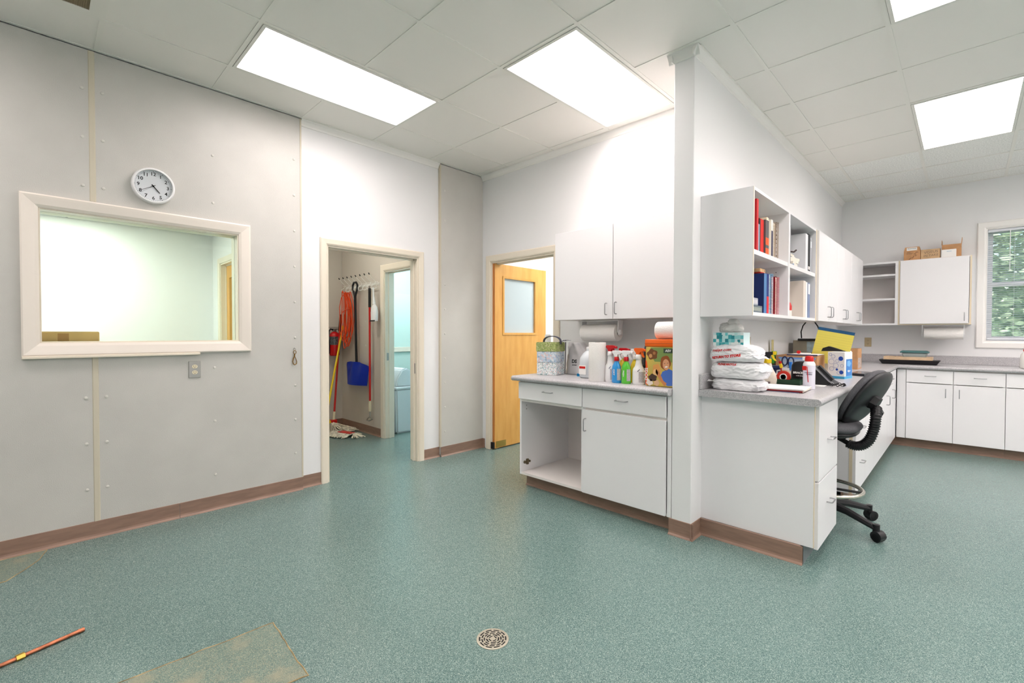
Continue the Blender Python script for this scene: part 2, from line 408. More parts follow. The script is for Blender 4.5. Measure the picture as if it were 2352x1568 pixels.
# ---- interior window (left)
W1 = obj('window_1', sweep_rect(B(), [(-.004, -.03), (-.004, .006), (.012, .014), (.05, .022), (.062, .024), (.07, .02), (.07, .0)], 'X', XL, 0, 1.03, 1.19, 1.975), M_CREAM2, kind='structure', label='cream framed interior window below the clock')
bm = B(); box(bm, XW-.12, XL, 0, .012, 1.19, 1.975); box(bm, XW-.12, XL, 1.018, 1.03, 1.19, 1.975); box(bm, XW-.12, XL, .012, 1.018, 1.963, 1.975); box(bm, XW-.12, XL, .012, 1.018, 1.19, 1.202)
obj('window_jamb', bm, M_CREAM, W1)
obj('glass_pane', bx(XW-.045, XW-.039, .012, 1.018, 1.202, 1.963), M_GLASS, W1)
obj('ledge_strip', bx(XL, XL+.03, -.07, .78, 1.104, 1.12, .003), M_CREAM, W1)
# room behind it
obj('wall_office', bx(-6.35, -6.25, -1.6, 1.42, 0, 2.5), M_WALL, kind='structure')
wall('wall_office_side', 'Y', 1.42, 1.54, -6.25, XW-.12, 0, 2.72, M_WALL, [(-5.93, -5.05, 0, 2.02)])
obj('wall_office_near', bx(-6.25, XW-.12, -1.7, -1.6, 0, 2.5), M_WALL, kind='structure')
M_OT = mat('office ceiling tile', (232, 232, 224), .8, noise_amt=.04, nscale=80)
OC = obj('ceiling_office', bx(-6.25, XW-.12, -1.6, 1.42, 2.384, 2.45), M_GAP, kind='structure')
for i in range(4):
    for j in range(5):
        if (i, j) == (1, 2): continue
        x0 = -6.25+.61*i; y0 = 1.42-.61*(j+1)
        obj('ceiling_tile', bx(x0+.008, min(x0+.602, XW-.13), y0+.008, y0+.602, 2.37, 2.38), M_OT, OC)
ol = thing('ceiling_light', 'small ceiling light inside the room behind the interior window', 'ceiling light', (-6.25+.915, 1.42-1.525, 2.366))
obj('diffuser', bx(-.6, .6, -.6, .6, 0, .02), mat('office lamp lens', (255, 255, 248), .4, emit=9), ol, local=True)
def casing(name, axis, pos, sg, u0, u1, zt, depth, wd=.06, m=M_CREAM, jw=.12, mid=True):
    """door frame: casing on the plane, jambs through the wall"""
    bm = sweep_rect(B(), [(0, 0), (0, .01), (.012, .016), (wd-.01, .018), (wd, .012), (wd, 0)], axis, pos, u0, u1, 0, zt, closed=False, sgn=sg)
    fr = obj(name, bm, m, kind='structure')
    bm = B(); t = .014; p0, p1 = pos, pos-sg*jw
    def bb(ua, ub, a, b, z0, z1):
        if axis == 'X': box(bm, a, b, ua, ub, z0, z1)
        else: box(bm, ua, ub, a, b, z0, z1)
    bb(u0, u0+t, p0, p1, 0, zt); bb(u1-t, u1, p0, p1, 0, zt); bb(u0+t, u1-t, p0, p1, zt-t, zt)
    if mid:
        q0, q1 = pos-sg*jw*.38, pos-sg*jw*.62
        bb(u0+t, u0+t+.011, q0, q1, 0, zt-t); bb(u1-t-.011, u1-t, q0, q1, 0, zt-t); bb(u0+t, u1-t, q0, q1, zt-t-.011, zt-t)
    obj('door_jamb', bm, m, fr)
    return fr
casing('trim_office_door', 'Y', 1.42, -1, -5.93, -5.05, 2.02, .12)
od = thing('door', 'wooden door with a narrow glass panel seen through the interior window', 'door', (-5.5, 1.49, 0))
wall('leaf', 'Y', 1.475, 1.515, -5.912, -5.068, .01, 2.0, M_WOOD, [(-5.78, -5.2, 1.16, 1.86)], od)
obj('glass_pane', bx(-5.78, -5.2, 1.492, 1.498, 1.16, 1.86), mat('frosted pane', (205, 215, 212), .3), od)
obj('pane_frame', sweep_rect(B(), [(0, 0), (0, .008), (.03, .008), (.03, 0)], 'Y', 1.475, -5.78, -5.2, 1.16, 1.86, sgn=-1), M_WOOD, od)
# ---- door 1 frame, closet, washroom
D1 = casing('trim_closet_door', 'X', XW, 1, 1.69, 2.595, 1.99, .12, .058)
obj('strike_plate', bx(XW-.055, XW-.03, 2.578, 2.5815, .86, .96), M_STEEL, D1)
M_CLO = mat('closet panel', (206, 199, 188), .45, bump=.3, bscale=200)
obj('wall_closet_back', bx(-6.15, -6.05, 1.54, 4.3, 0, 2.7), M_CLO, kind='structure')
CH = wall('wall_closet_side', 'Y', 2.88, 3.0, -6.05, XW-.12, 0, 2.7, M_CLO, [(-4.945, -4.1, 0, 1.99)])
for z in (1.1, 1.4, 1.7):
    for x in (-5.4, -5.72):
        c = rv.copy(); COL.objects.link(c); c.parent = CH; c.location = (x, 2.88, z); c.rotation_euler = (0, 0, -PI/2)
obj('ceiling_closet', bx(-6.05, XW-.12, 1.54, 4.3, 2.6, 2.7), M_WALL, kind='structure')
base_y('baseboard_closet', 2.88, -1, -6.05, -5.03); base_x('baseboard_closet', -6.05, 1, 1.54, 2.88)
casing('trim_washroom_door', 'Y', 2.88, -1, -4.945, -4.1, 1.99, .12, .075)
obj('strike_plate', bx(-4.931, -4.927, 2.9, 2.96, .93, 1.02), M_STEEL, bpy.data.objects['trim_washroom_door'])
cl = thing('ceiling_light', 'ceiling light inside the mop closet, above the door head', 'ceiling light', (-4.9, 2.1, 2.56))
obj('diffuser', lathe(B(), [(.16, 0), (.16, .04)], (0, 0, 0), 20), mat('closet lamp', (255, 248, 236), .4, emit=28), cl, local=True)
M_AQUA = mat('pale blue washroom paint', (196, 224, 230), .5); M_AQUA2 = mat('pale green washroom panel', (202, 224, 214), .35)
wall('wall_washroom', 'Y', 4.2, 4.3, -6.05, -4.05, 0, 2.6, M_AQUA)
obj('wall_washroom_side', bx(-4.09, -3.99, 3.0, 4.3, 0, 2.6), M_AQUA, kind='structure')
obj('wall_washroom_west', bx(-6.05, -6.03, 3.0, 4.2, 0, 2.6), M_AQUA, kind='structure')
obj('wall_washroom_panel', bx(-6.03, -6.012, 3.0, 4.2, 0, 1.84), M_AQUA2, kind='structure')
obj('trim_washroom_rail', bx(-6.012, -5.985, 3.0, 4.2, .98, 1.05, .004), M_CREAM, kind='structure')
wl = thing('ceiling_light', 'ceiling light inside the blue washroom', 'ceiling light', (-5.1, 3.6, 2.56))
obj('diffuser', bx(-.3, .3, -.2, .2, 0, .04), mat('washroom lamp', (240, 250, 255), .4, emit=28), wl, local=True)
# ---- door 2: frame, room behind
casing('trim_back_door', 'Y', YB, -1, -3.667, -2.79, 2.02, .12, .07)
obj('wall_hall', bx(-4.0, -3.93, YB+.12, 6.6, 0, 2.75), M_WALL, kind='structure')
obj('wall_hall_end', bx(-4.0, XP0, 6.6, 6.7, 0, 2.75), M_WALL, kind='structure')
obj('ceiling_hall', bx(-4.0, XP0, YB+.12, 6.7, 2.7, 2.8), M_WALL, kind='structure')
hl = thing('ceiling_light', 'ceiling light in the bright room behind the wooden door', 'ceiling light', (-2.6, 4.8, 2.68))
obj('diffuser', bx(-.6, .6, -.6, .6, 0, .02), mat('hall lamp', (255, 253, 250), .4, emit=10), hl, local=True)
dr = thing('door', 'open maple door with a square glass panel and brass kick hardware', 'door', (-3.64, 3.45, 0))
DX0, DX1 = -3.665, -3.622
wall('leaf', 'X', DX0, DX1, 3.432, 4.275, .012, 2.006, M_WOOD, [(3.56, 4.09, 1.25, 1.868)], dr)
obj('hinge_edge', bx(DX0+.001, DX1-.001, 3.4295, 3.4325, .012, 2.006), M_WOODE, dr)
obj('glass_pane', bx(-3.646, -3.641, 3.56, 4.09, 1.25, 1.868), mat('door pane', (198, 210, 214), .12), dr)
obj('pane_frame', sweep_rect(B(), [(-.012, -.02), (-.012, .006), (.012, .008), (.012, 0)], 'X', DX1, 3.56, 4.09, 1.25, 1.868), M_WOOD, dr)
M_BRASS = mat('worn brass', (190, 160, 90), .4, 1)
bm = bx(DX1, DX1+.003, 3.45, 3.6, .02, .085); obj('pivot_plate', bm, M_BRASS, dr)
obj('pivot_block', bx(DX0, DX1+.002, 3.412, 3.4295, .008, .08), M_BLACK, dr)

# ---- far window
W2 = obj('window_2', sweep_rect(B(), [(0, 0), (0, .012), (.015, .018), (.062, .018), (.07, .012), (.07, 0)], 'Y', YF, .142, 1.04, 1.17, 2.42, sgn=-1), M_WTRIM, kind='structure', label='far window with lowered white blinds')
bm = B(); x0, x1, z0, z1 = .142, 1.04, 1.17, 2.42
for q in ((x0, x0+.012, z0, z1), (x1-.012, x1, z0, z1), (x0+.012, x1-.012, z1-.012, z1), (x0+.012, x1-.012, z0, z0+.012)): box(bm, q[0], q[1], YF, YF+.16, q[2], q[3])
obj('window_jamb', bm, M_WTRIM, W2)
M_VIN = mat('white vinyl sash', (246, 247, 250), .3)
for (a, b, y) in ((1.182, 1.82, YF+.085), (1.79, 2.408, YF+.115)):
    bm = B(); t = .045
    for q in ((x0+.012, x0+.012+t, a, b), (x1-.012-t, x1-.012, a, b), (x0+.012+t, x1-.012-t, b-t*.8, b), (x0+.012+t, x1-.012-t, a, a+t)): box(bm, q[0], q[1], y, y+.03, q[2], q[3])
    s_ = obj('sash', bm, M_VIN, W2); obj('pane', bx(x0+.05, x1-.05, y+.012, y+.016, a+.04, b-.03), M_GLASS, s_)
obj('sash_lock', bx(.56, .66, YF+.07, YF+.09, 1.8, 1.815), M_METAL, W2)
obj('insect_screen', bx(x0+.03, x1-.03, YF+.148, YF+.149, 1.2, 2.39), mat('insect screen', (200, 204, 206), .8, alpha=.3), W2)
bl = thing('window_blind', 'white horizontal slat blind hanging in the far window', 'blind', (.59, YF+.04, 1.19))
M_SLAT = mat('blind slat', (232, 236, 242), .4)
obj('head_rail', bx(x0+.014, x1-.014, YF+.025, YF+.055, 2.378, 2.408, .003), M_SLAT, bl)
sl0 = None; z = 2.362
while z > 1.22:
    if sl0 is None:
        sl0 = obj('slat', prism(B(), [(-.0125, -.0008), (-.006, .0008), (.006, .0008), (.0125, -.0008), (.006, .0002), (-.006, .0002)], 'X', x0+.018-.59, x1-.018-.59), M_SLAT, bl, local=True)
        o = sl0
    else: o = sl0.copy(); COL.objects.link(o)
    o.location = (0, 0, z-1.19); o.rotation_euler = (-.22, 0, 0); z -= .0235
obj('bottom_rail', bx(x0+.018, x1-.018, YF+.03, YF+.052, 1.196, 1.21, .003), M_SLAT, bl)
for x in (.36, .82): obj('ladder_cord', bx(x-.001, x+.001, YF+.026, YF+.028, 1.2, 2.38), M_SLAT, bl)
obj('tilt_wand', tube(B(), [(.325, YF+.018, 2.385), (.325, YF+.016, 1.95)], .0035, 6), M_VIN, bl)
# outdoors
obj('ground_outside', bx(-14, 16, 7.6, 30, -.35, -.25), mat('lawn', (96, 128, 62), .9, noise_amt=.2, nscale=3), kind='structure')
M_LEAF = [mat('leaf a', (150, 160, 130), .6, noise_amt=.15, nscale=2), mat('leaf b', (188, 194, 166), .6, noise_amt=.15, nscale=2), mat('leaf c', (116, 130, 102), .6, noise_amt=.15, nscale=2)]
M_BARK = mat('bark', (96, 80, 62), .9, noise_amt=.2, nscale=12)
def tree(x, y, h, r, lab, seed, n=15000, ls=.075):
    rr = random.Random(seed); t = thing('tree', lab, 'tree', (x, y, -.25), 'trees outside the far window')
    obj('trunk', tube(B(), [(0, 0, 0), (.04, 0, h*.3), (0, .05, h*.7)], [.13, .1, .05], 8), M_BARK, t, local=True)
    bm = B()
    for k in range(n):
        v = Vector((rr.gauss(0, 1), rr.gauss(0, 1), rr.gauss(0, 1))).normalized()*(rr.random()**.45)
        c = Vector((v.x*r, v.y*r, h*.52+v.z*h*.5))
        c += noise.noise_vector(c*1.2)*.45
        u, w_, _ = frame((rr.gauss(0, 1), rr.gauss(0, 1), rr.gauss(0, 1)))
        s = ls*rr.uniform(.6, 1.3)
        f = bm.faces.new([bm.verts.new(c+u*s*a_+w_*s*b_*.55) for a_, b_ in ((-1, 0), (0, -1), (1, 0), (0, 1))]); f.material_index = rr.choice((0, 0, 1, 2))
    o = obj('foliage', bm, M_LEAF, t, local=True, kind='stuff')
tree(1.2, 14.0, 5.6, 2.0, 'leafy green tree outside the far window, nearest the glass', 3)
tree(6.2, 16.5, 6.5, 2.4, 'taller tree further right outside the far window', 5)
tree(-4.2, 16.0, 6.2, 2.6, 'tree further left outside the far window', 8)
# ---- cabinets, fittings and loose things follow
# ================================================================= CABINETS
def handle_bm(axis, pos, sg, u, z, vert, L=.088):
    """wire pull on a front; axis = normal axis"""
    p = .028; h = L/2; r = .0038
    def P(a, b):   # a along handle, b proud
        uu, zz = (u, z+a) if vert else (u+a, z)
        return (pos+sg*b, uu, zz) if axis == 'X' else (uu, pos+sg*b, zz)
    return tube(B(), [P(-h, 0), P(-h, p*.7), P(-h+.004, p*.93), P(-h+.012, p), P(h-.012, p), P(h-.004, p*.93), P(h, p*.7), P(h, 0)], r, 8)
def front(parent, name, axis, pos, sg, u0, u1, z0, z1, hd=None, th=.019):
    """slab front whose outer face is at pos+sg*th"""
    g = .0018
    if axis == 'X': bm = bx(pos, pos+sg*th, u0+g, u1-g, z0+g, z1-g, .0015)
    else: bm = bx(u0+g, u1-g, pos, pos+sg*th, z0+g, z1-g, .0015)
    o = obj(name, bm, M_CAB, parent)
    if hd: obj('handle', handle_bm(axis, pos+sg*th, sg, hd[0], hd[1], hd[2]), M_METAL, o, smooth=True)
    return o
def carcass(parent, axis, p0, p1, u0, u1, z0, z1, t=.018, back=True, fr=True):
    """open box; p0 = back plane, p1 = front plane"""
    def bb(name, a0, a1, b0, b1, c0, c1, m=M_CABIN):
        if axis == 'X': return obj(name, bx(a0, a1, b0, b1, c0, c1), m, parent)
        return obj(name, bx(b0, b1, a0, a1, c0, c1), m, parent)
    bb('side_panel', p0, p1, u0, u0+t, z0, z1, M_CAB); bb('side_panel', p0, p1, u1-t, u1, z0, z1, M_CAB)
    bb('bottom_panel', p0, p1, u0+t, u1-t, z0, z0+t); bb('top_panel', p0, p1, u0+t, u1-t, z1-t, z1)
    if back:
        s_ = 1 if p1 > p0 else -1
        bb('back_panel', p0, p0+s_*.008, u0+t, u1-t, z0+t, z1-t)
def kick(axis, pos, u0, u1, sg, parent, depth=.4):
    bm = B(); pr = [(pos+sg*a, b) for a, b in BP[:-1]]+[(pos-sg*.012, .1), (pos-sg*.012, 0)]
    prism(bm, pr, 'Y' if axis == 'X' else 'X', u0, u1)
    return obj('kick_board', bm, M_BASE, parent)
# ---- lower cabinets left of the partition
FY = 2.765
c1 = thing('base_cabinet', 'white base cabinet with its door missing, open below the drawer', 'cabinet', (-2.3, 3.09, 0))
carcass(c1, 'Y', 3.4, FY, -2.617, -1.982, .1, .87); front(c1, 'drawer', 'Y', FY, -1, -2.617, -1.982, .722, .862, (-2.3, .80, False))
obj('top_rail', bx(-2.599, -2.0, FY, FY+.02, .70, .73), M_CABIN, c1)
kick('Y', 2.835, -2.60, -1.982, -1, c1)
obj('kick_board', bx(-2.6, -2.588, 2.835, 3.39, 0, .1), M_BASE, c1)
bm = B(); box(bm, -2.599, -2.592, FY+.045, FY+.085, .185, .2); box(bm, -2.599, -2.585, FY+.055, FY+.075, .17, .215); lathe(bm, [(.012, 0), (.012, .012)], (-2.599, FY+.035, .192), 10, 'X'); lathe(bm, [(.009, 0), (.009, .014)], (-2.599, FY+.09, .192), 10, 'X')
obj('hinge', bm, mat('old hinge metal', (120, 108, 86), .45, .8), c1)
bm = B()
for z in (.63, .66): lathe(bm, [(.0035, 0), (.0035, .0012)], (-2.599, FY+.06, z), 8, 'X')
obj('shelf_pin_hole', bm, M_GAP, c1, kind='stuff')
c2 = thing('base_cabinet', 'white base cabinet with one wide closed door beside the narrow wall end', 'cabinet', (-1.65, 3.09, 0))
carcass(c2, 'Y', 3.4, FY, -1.98, -1.31, .1, .87); front(c2, 'drawer', 'Y', FY, -1, -1.98, -1.34, .722, .862, (-1.655, .80, False))
obj('top_rail', bx(-1.962, -1.33, FY-.001, FY+.02, .70, .73), M_CABIN, c2)
front(c2, 'door', 'Y', FY, -1, -1.98, -1.34, .102, .708, (-1.948, .60, True)); kick('Y', 2.835, -1.98, -1.31, -1, c2)
obj('filler_strip', bx(-1.335, -1.308, FY-.006, FY, .1, .862), M_CAB, c2)
def counter_prof(front_c, back_c, z0=.87, z1=.91, r=.019):
    s_ = 1 if front_c < back_c else -1; pts = [(back_c, z0), (back_c, z1)]
    cz = (z0+z1)/2; rr = (z1-z0)/2
    for k in range(9):
        a = PI/2+PI*k/8; pts.append((front_c+s_*rr+math.cos(a)*rr*s_, cz+math.sin(a)*rr))
    return pts
ct = thing('countertop', 'grey speckled laminate countertop carrying the spray bottles', 'countertop', (-1.98, 3.06, .87))
obj('top', prism(B(), counter_prof(2.698, 3.418), 'X', -2.655, -1.307), M_COUNTER, ct, smooth=True)
# ---- wall cabinet above it
u1 = thing('wall_cabinet', 'white two-door wall cabinet above the spray bottles', 'cabinet', (-1.94, 3.26, 1.366))
carcass(u1, 'Y', 3.417, 3.107, -2.515, -1.375, 1.366, 2.1)
front(u1, 'door', 'Y', 3.107, -1, -2.515, -1.945, 1.366, 2.1, (-1.998, 1.445, True)); front(u1, 'door', 'Y', 3.107, -1, -1.943, -1.375, 1.366, 2.1, (-1.912, 1.45, True))
# ---- pedestal under desk counter
FX = -.575
p1 = thing('drawer_pedestal', 'white file pedestal with two deep drawers at the open end of the desk counter', 'cabinet', (-.87, 3.16, 0))
obj('end_panel', bx(XP1, FX-.001, 2.905, 2.925, .1, .87), M_CAB, p1)
obj('edge_strip', bx(FX-.001, FX+.001, 2.905, 2.925, .1, .87), M_EDGE, p1)
carcass(p1, 'X', XP1+.005, FX, 2.926, 3.415, .1, .87)
front(p1, 'drawer', 'X', FX, 1, 2.918, 3.415, .458, .866, (3.17, .66, False)); front(p1, 'drawer', 'X', FX, 1, 2.918, 3.415, .088, .453, (3.17, .30, False))
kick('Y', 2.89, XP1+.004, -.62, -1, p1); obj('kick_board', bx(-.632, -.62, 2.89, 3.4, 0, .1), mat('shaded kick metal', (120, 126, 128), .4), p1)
# ---- row under desk counter beyond knee space
def rowcab(lab, y0, y1, spec, loc):
    t = thing('base_cabinet', lab, 'cabinet', loc); carcass(t, 'X', XP1+.005, FX, y0, y1, .1, .868)
    for nm, a, b, z0, z1, hd in spec: front(t, nm, 'X', FX, 1, a, b, z0, z1, hd)
    kick('X', -.63, y0, y1, 1, t); return t
t = rowcab('white drawer unit just beyond the chair knee space', 4.09, 4.53, [('drawer', 4.09, 4.53, .725, .862, (4.31, .79, False)), ('drawer', 4.09, 4.53, .46, .72, (4.31, .56, False)), ('drawer', 4.09, 4.53, .1, .455, (4.31, .3, False))], (-.87, 4.31, 0))
obj('edge_strip', bx(FX-.02, FX, 4.088, 4.0905, .1, .862), M_EDGE, t)
rowcab('white two-door base cabinet in the middle of the desk counter row', 4.53, 5.46, [('drawer', 4.53, 4.995, .725, .862, (4.76, .79, False)), ('drawer', 4.995, 5.46, .725, .862, (5.23, .79, False)), ('door', 4.53, 4.995, .1, .72, (4.95, .62, True)), ('door', 4.995, 5.46, .1, .72, (5.04, .62, True))], (-.87, 5.0, 0))
rowcab('white two-door base cabinet nearest the inner corner', 5.46, 6.7, [('drawer', 5.46, 5.93, .725, .862, (5.7, .79, False)), ('drawer', 5.93, 6.42, .725, .862, (6.17, .79, False)), ('door', 5.46, 5.93, .1, .72, (5.85, .6, True)), ('door', 5.93, 6.42, .1, .72, (6.33, .62, True)), ('filler_panel', 6.42, 6.7, .1, .862, None)], (-.87, 6.1, 0))
# ---- far wall base cabinets
FFY = 6.75
def farcab(lab, x0, x1, hx, first=False):
    t = thing('base_cabinet', lab, 'cabinet', ((x0+x1)/2, 7.05, 0)); carcass(t, 'Y', YF-.005, FFY, x0, x1, .1, .868)
    front(t, 'drawer', 'Y', FFY, -1, x0, x1, .722, .862, ((x0+x1)/2+.01, .8, False)); front(t, 'door', 'Y', FFY, -1, x0, x1, .1, .718, (hx, .625, True))
    kick('Y', 6.81, x0, x1, -1, t)
    return t
t = farcab('white base cabinet on the far wall nearest the inner corner', -.472, -.093, -.15)
obj('filler_panel', bx(-.55, -.474, FFY-.012, FFY, .1, .862), M_CAB, t); kick('Y', 6.81, -.63, -.472, -1, t)
farcab('white base cabinet on the far wall below the window edge', -.092, .286, -.045)
farcab('white base cabinet on the far wall cut by the right picture edge', .287, .9, .85)
# ---- L-shaped counter with backsplash
dc = thing('countertop', 'grey speckled laminate counter running L-shaped from the desk end to the far wall', 'countertop', (-.86, 5.0, .87))
obj('top', prism(B(), counter_prof(-.535, XP1+.001), 'Y', 2.852, YF), M_COUNTER, dc, smooth=True)
obj('top', prism(B(), counter_prof(6.70, YF-.001), 'X', -.548, 1.9), M_COUNTER, dc, smooth=True)
obj('mitre_joint', prism(B(), [(-.552, 6.71), (-.549, 6.708), (-1.16, 7.33), (-1.163, 7.328)], 'Z', .9102, .9106), mat('joint line', (120, 118, 120), .6), dc)
obj('backsplash', bx(XP1+.0005, XP1+.02, 2.855, YF, .91, 1.005, .003), M_COUNTER, dc); obj('backsplash', bx(XP1+.02, 1.9, YF-.02, YF-.0005, .91, 1.005, .003), M_COUNTER, dc)
# ---- bookcase (open wall unit)
bk = thing('wall_bookcase', 'open white wall bookcase with four bays of books and binders', 'bookcase', (-1.03, 3.65, 1.36))
BX0, BX1 = XP1+.001, -.879
obj('side_panel', bx(BX0, BX1, 2.866, 2.886, 1.36, 2.1), M_CAB, bk); obj('side_panel', bx(BX0, BX1, 4.405, 4.425, 1.36, 2.1), M_CAB, bk)
obj('divider_panel', bx(BX0, BX1, 3.605, 3.645, 1.378, 2.082), M_CAB, bk)
obj('top_panel', bx(BX0, BX1, 2.886, 4.405, 2.082, 2.1), M_CAB, bk); obj('bottom_panel', bx(BX0, BX1, 2.886, 4.405, 1.36, 1.38), M_CAB, bk)
obj('back_panel', bx(BX0, BX0+.008, 2.886, 4.405, 1.38, 2.082), M_CABIN, bk)
obj('shelf', bx(BX0+.01, BX1-.004, 2.887, 3.604, 1.717, 1.745), M_CAB, bk); obj('shelf', bx(BX0+.01, BX1-.004, 3.646, 4.404, 1.716, 1.744), M_CAB, bk)
bm = B()
for yy in (3.6045, 4.4045):
    for k in range(22):
        z = 1.42+.029*k
        if abs(z-1.725) > .03:
            for x in (-.955,): lathe(bm, [(.0032, 0), (.0032, .001)], (x, yy-.001, z), 7, 'Y')
obj('shelf_pin_hole', bm, M_GAP, bk, kind='stuff')
obj('edge_strip', bx(BX1, BX1+.0015, 2.866, 2.874, 1.362, 2.098), M_EDGE, bk)
obj('edge_strip', bx(BX1, BX1+.002, 4.41, 4.43, 1.362, 2.098), M_EDGE, bk)
# ---- closed wall cabinets in the row
for lab, y0, ym, y1, s0 in (('white two-door wall cabinet next to the open bookcase', 4.455, 4.845, 5.215, True), ('white two-door wall cabinet in the middle of the row', 5.22, 5.545, 5.945, False), ('white two-door wall cabinet at the corner end of the row', 5.95, 6.325, 6.68, False)):
    t = thing('wall_cabinet', lab, 'cabinet', (-1.03, (y0+y1)/2, 1.36)); carcass(t, 'X', BX0, -.884, y0, y1, 1.36, 2.1)
    front(t, 'door', 'X', -.884, 1, y0, ym, 1.36, 2.1, (ym-.045, 1.445, True)); front(t, 'door', 'X', -.884, 1, ym, y1, 1.36, 2.1, (ym+.05, 1.445, True))
    if s0: obj('filler_strip', bx(-.95, -.884, 4.427, 4.454, 1.36, 2.1), M_EDGE, t)
# ---- corner shelf unit and far wall cabinet
FU = 7.02
cs = thing('corner_shelf_unit', 'small open white corner shelf unit with two shelves', 'shelf unit', (-.88, 7.18, 1.36))
obj('side_panel', bx(-1.179, -1.161, FU, YF-.001, 1.36, 2.105), M_CAB, cs); obj('side_panel', bx(-.604, -.576, FU, YF-.001, 1.36, 2.105), M_CAB, cs)
obj('bottom_panel', bx(-1.161, -.604, FU, YF-.001, 1.36, 1.38), M_CAB, cs); obj('top_panel', bx(-1.161, -.604, FU, YF-.001, 2.085, 2.105), M_CAB, cs)
obj('back_panel', bx(-1.161, -.604, YF-.012, YF-.001, 1.38, 2.085), M_CABIN, cs)
for z in (1.655, 1.94): obj('shelf', bx(-1.16, -.606, FU+.012, YF-.013, z, z+.022), M_CAB, cs)
fc = thing('wall_cabinet', 'white single-door wall cabinet carrying the cardboard boxes, left of the window', 'cabinet', (-.27, 7.18, 1.36))
carcass(fc, 'Y', YF-.001, FU, -.575, .035, 1.36, 2.105)
front(fc, 'door', 'Y', FU, -1, -.56, .015, 1.37, 2.1, (-.02, 1.445, True))
for a in (-.575, .019): obj('edge_strip', bx(a, a+.014, FU-.002, FU, 1.36, 2.105), M_EDGE, fc)
bm = B(); box(bm, -.575, .035, FU-.0015, FU, 1.36, 1.369); obj('edge_strip', bm, M_EDGE, fc)

# ================================================================= WALL THINGS
ck = thing('wall_clock', 'round white wall clock above the interior window, showing four forty', 'clock', (XL, .531, 2.206))
lathe_rim = lathe(B(), [(.113, 0), (.113, .03), (.108, .036), (.101, .036), (.0985, .03), (.0985, .012)], (XL, .531, 2.206), 64, 'X')
obj('rim', lathe_rim, M_WPLAS, ck, smooth=True)
obj('dial', lathe(B(), [(.0985, .012), (.0985, .014)], (XL, .531, 2.206), 48, 'X'), mat('clock dial', (240, 241, 244), .5), ck)
M_INK = mat('black ink', (24, 24, 26), .5)
for k in range(1, 13):
    a = 2*PI*k/12; text(str(k), .030, (XL+.0145, .531+math.sin(a)*.076, 2.206+math.cos(a)*.076), (0, 1, 0), (0, 0, 1), M_INK, ck, 'numeral', bold=.0004)
bm = B()
for k in range(60):
    a = 2*PI*k/60; s_ = .0014 if k % 5 == 0 else .0007; l = .006 if k % 5 == 0 else .004
    c, s2 = math.sin(a), math.cos(a); y, z = .531, 2.206
    vs = [bm.verts.new((XL+.0145, y+c*r_+s2*w_, z+s2*r_-c*w_)) for r_, w_ in ((.089, -s_), (.089, s_), (.089+l, s_), (.089+l, -s_))]
    bm.faces.new(vs)
obj('minute_track', bm, M_INK, ck)
def hand(name, ang, L, wd, x, m=M_INK):
    c, s2 = math.sin(ang), math.cos(ang); y, z = .531, 2.206
    bm = B(); P = [(-.012, -wd), (-.012, wd), (L, wd*.7), (L, -wd*.7)]
    A = [bm.verts.new((x, y+c*a+s2*b, z+s2*a-c*b)) for a, b in P]; Bq = [bm.verts.new((x+.001, v.co.y, v.co.z)) for v in A]
    bm.faces.new(A); bm.faces.new(Bq)
    for i in range(4): bm.faces.new((A[i], A[(i+1) % 4], Bq[(i+1) % 4], Bq[i]))
    obj(name, bm, m, ck)
hand('hour_hand', 2*PI*(4.67/12), .052, .0028, XL+.017); hand('minute_hand', 2*PI*(40/60), .078, .0014, XL+.02, mat('dark hand', (50, 50, 55), .4)); hand('second_hand', 2*PI*(38.5/60), .08, .0005, XL+.0225, mat('grey hand', (110, 110, 112), .4))
obj('hub', lathe(B(), [(.004, .014), (.004, .024)], (XL, .531, 2.206), 10, 'X'), M_INK, ck)
obj('glass', lathe(B(), [(.099, .03), (.09, .0335), (.05, .036), (0, .0365)], (XL, .531, 2.206), 40, 'X'), mat('clock glass', (250, 252, 252), .02, trans=1, ior=1.05), ck, smooth='all')

def outlet(name, lab, axis, pos, sg, u, z, plate_m, rec_m, w_=.035, h_=.057):
    t = thing(name, lab, 'outlet', (pos, u, z) if axis == 'X' else (u, pos, z))
    def bb(du0, du1, dz0, dz1, a, b, bev=0):
        return bx(pos+sg*a, pos+sg*b, u+du0, u+du1, z+dz0, z+dz1, bev) if axis == 'X' else bx(u+du0, u+du1, pos+sg*a, pos+sg*b, z+dz0, z+dz1, bev)
    obj('plate', bb(-w_, w_, -h_, h_, .0005, .006, .002), plate_m, t)
    for dz in (-.02, .02):
        rc = obj('receptacle', lathe(B(), [(.0165, .006), (.0165, .0085), (.012, .0092)], (pos, u, z+dz) if axis == 'X' else (u, pos, z+dz), 16, axis, 1, .82) if sg > 0 else lathe(B(), [(.0165, -.006), (.0165, -.0085), (.012, -.0092)], (u, pos, z+dz), 16, axis, 1, .82), rec_m, t)
        bm = B()
        for du in (-.006, .006):
            q = bb(du-.0011, du+.0011, dz-.001, dz+.008, .0088, .0097); me = bpy.data.meshes.new('q'); q.to_mesh(me); bm.from_mesh(me)
        q = bb(-.0022, .0022, dz-.010, dz-.006, .0088, .0097); me = bpy.data.meshes.new('q'); q.to_mesh(me); bm.from_mesh(me)
        obj('slot', bm, M_GAP, rc)
    return t
M_IVORY = mat('ivory plastic', (232, 222, 192), .35); M_BEIGE = mat('beige outlet plate', (196, 178, 142), .4)
outlet('wall_outlet', 'steel plate double outlet on the grey panel below the interior window', 'X', XL, 1, .749, 1.003, M_STEEL, M_IVORY)
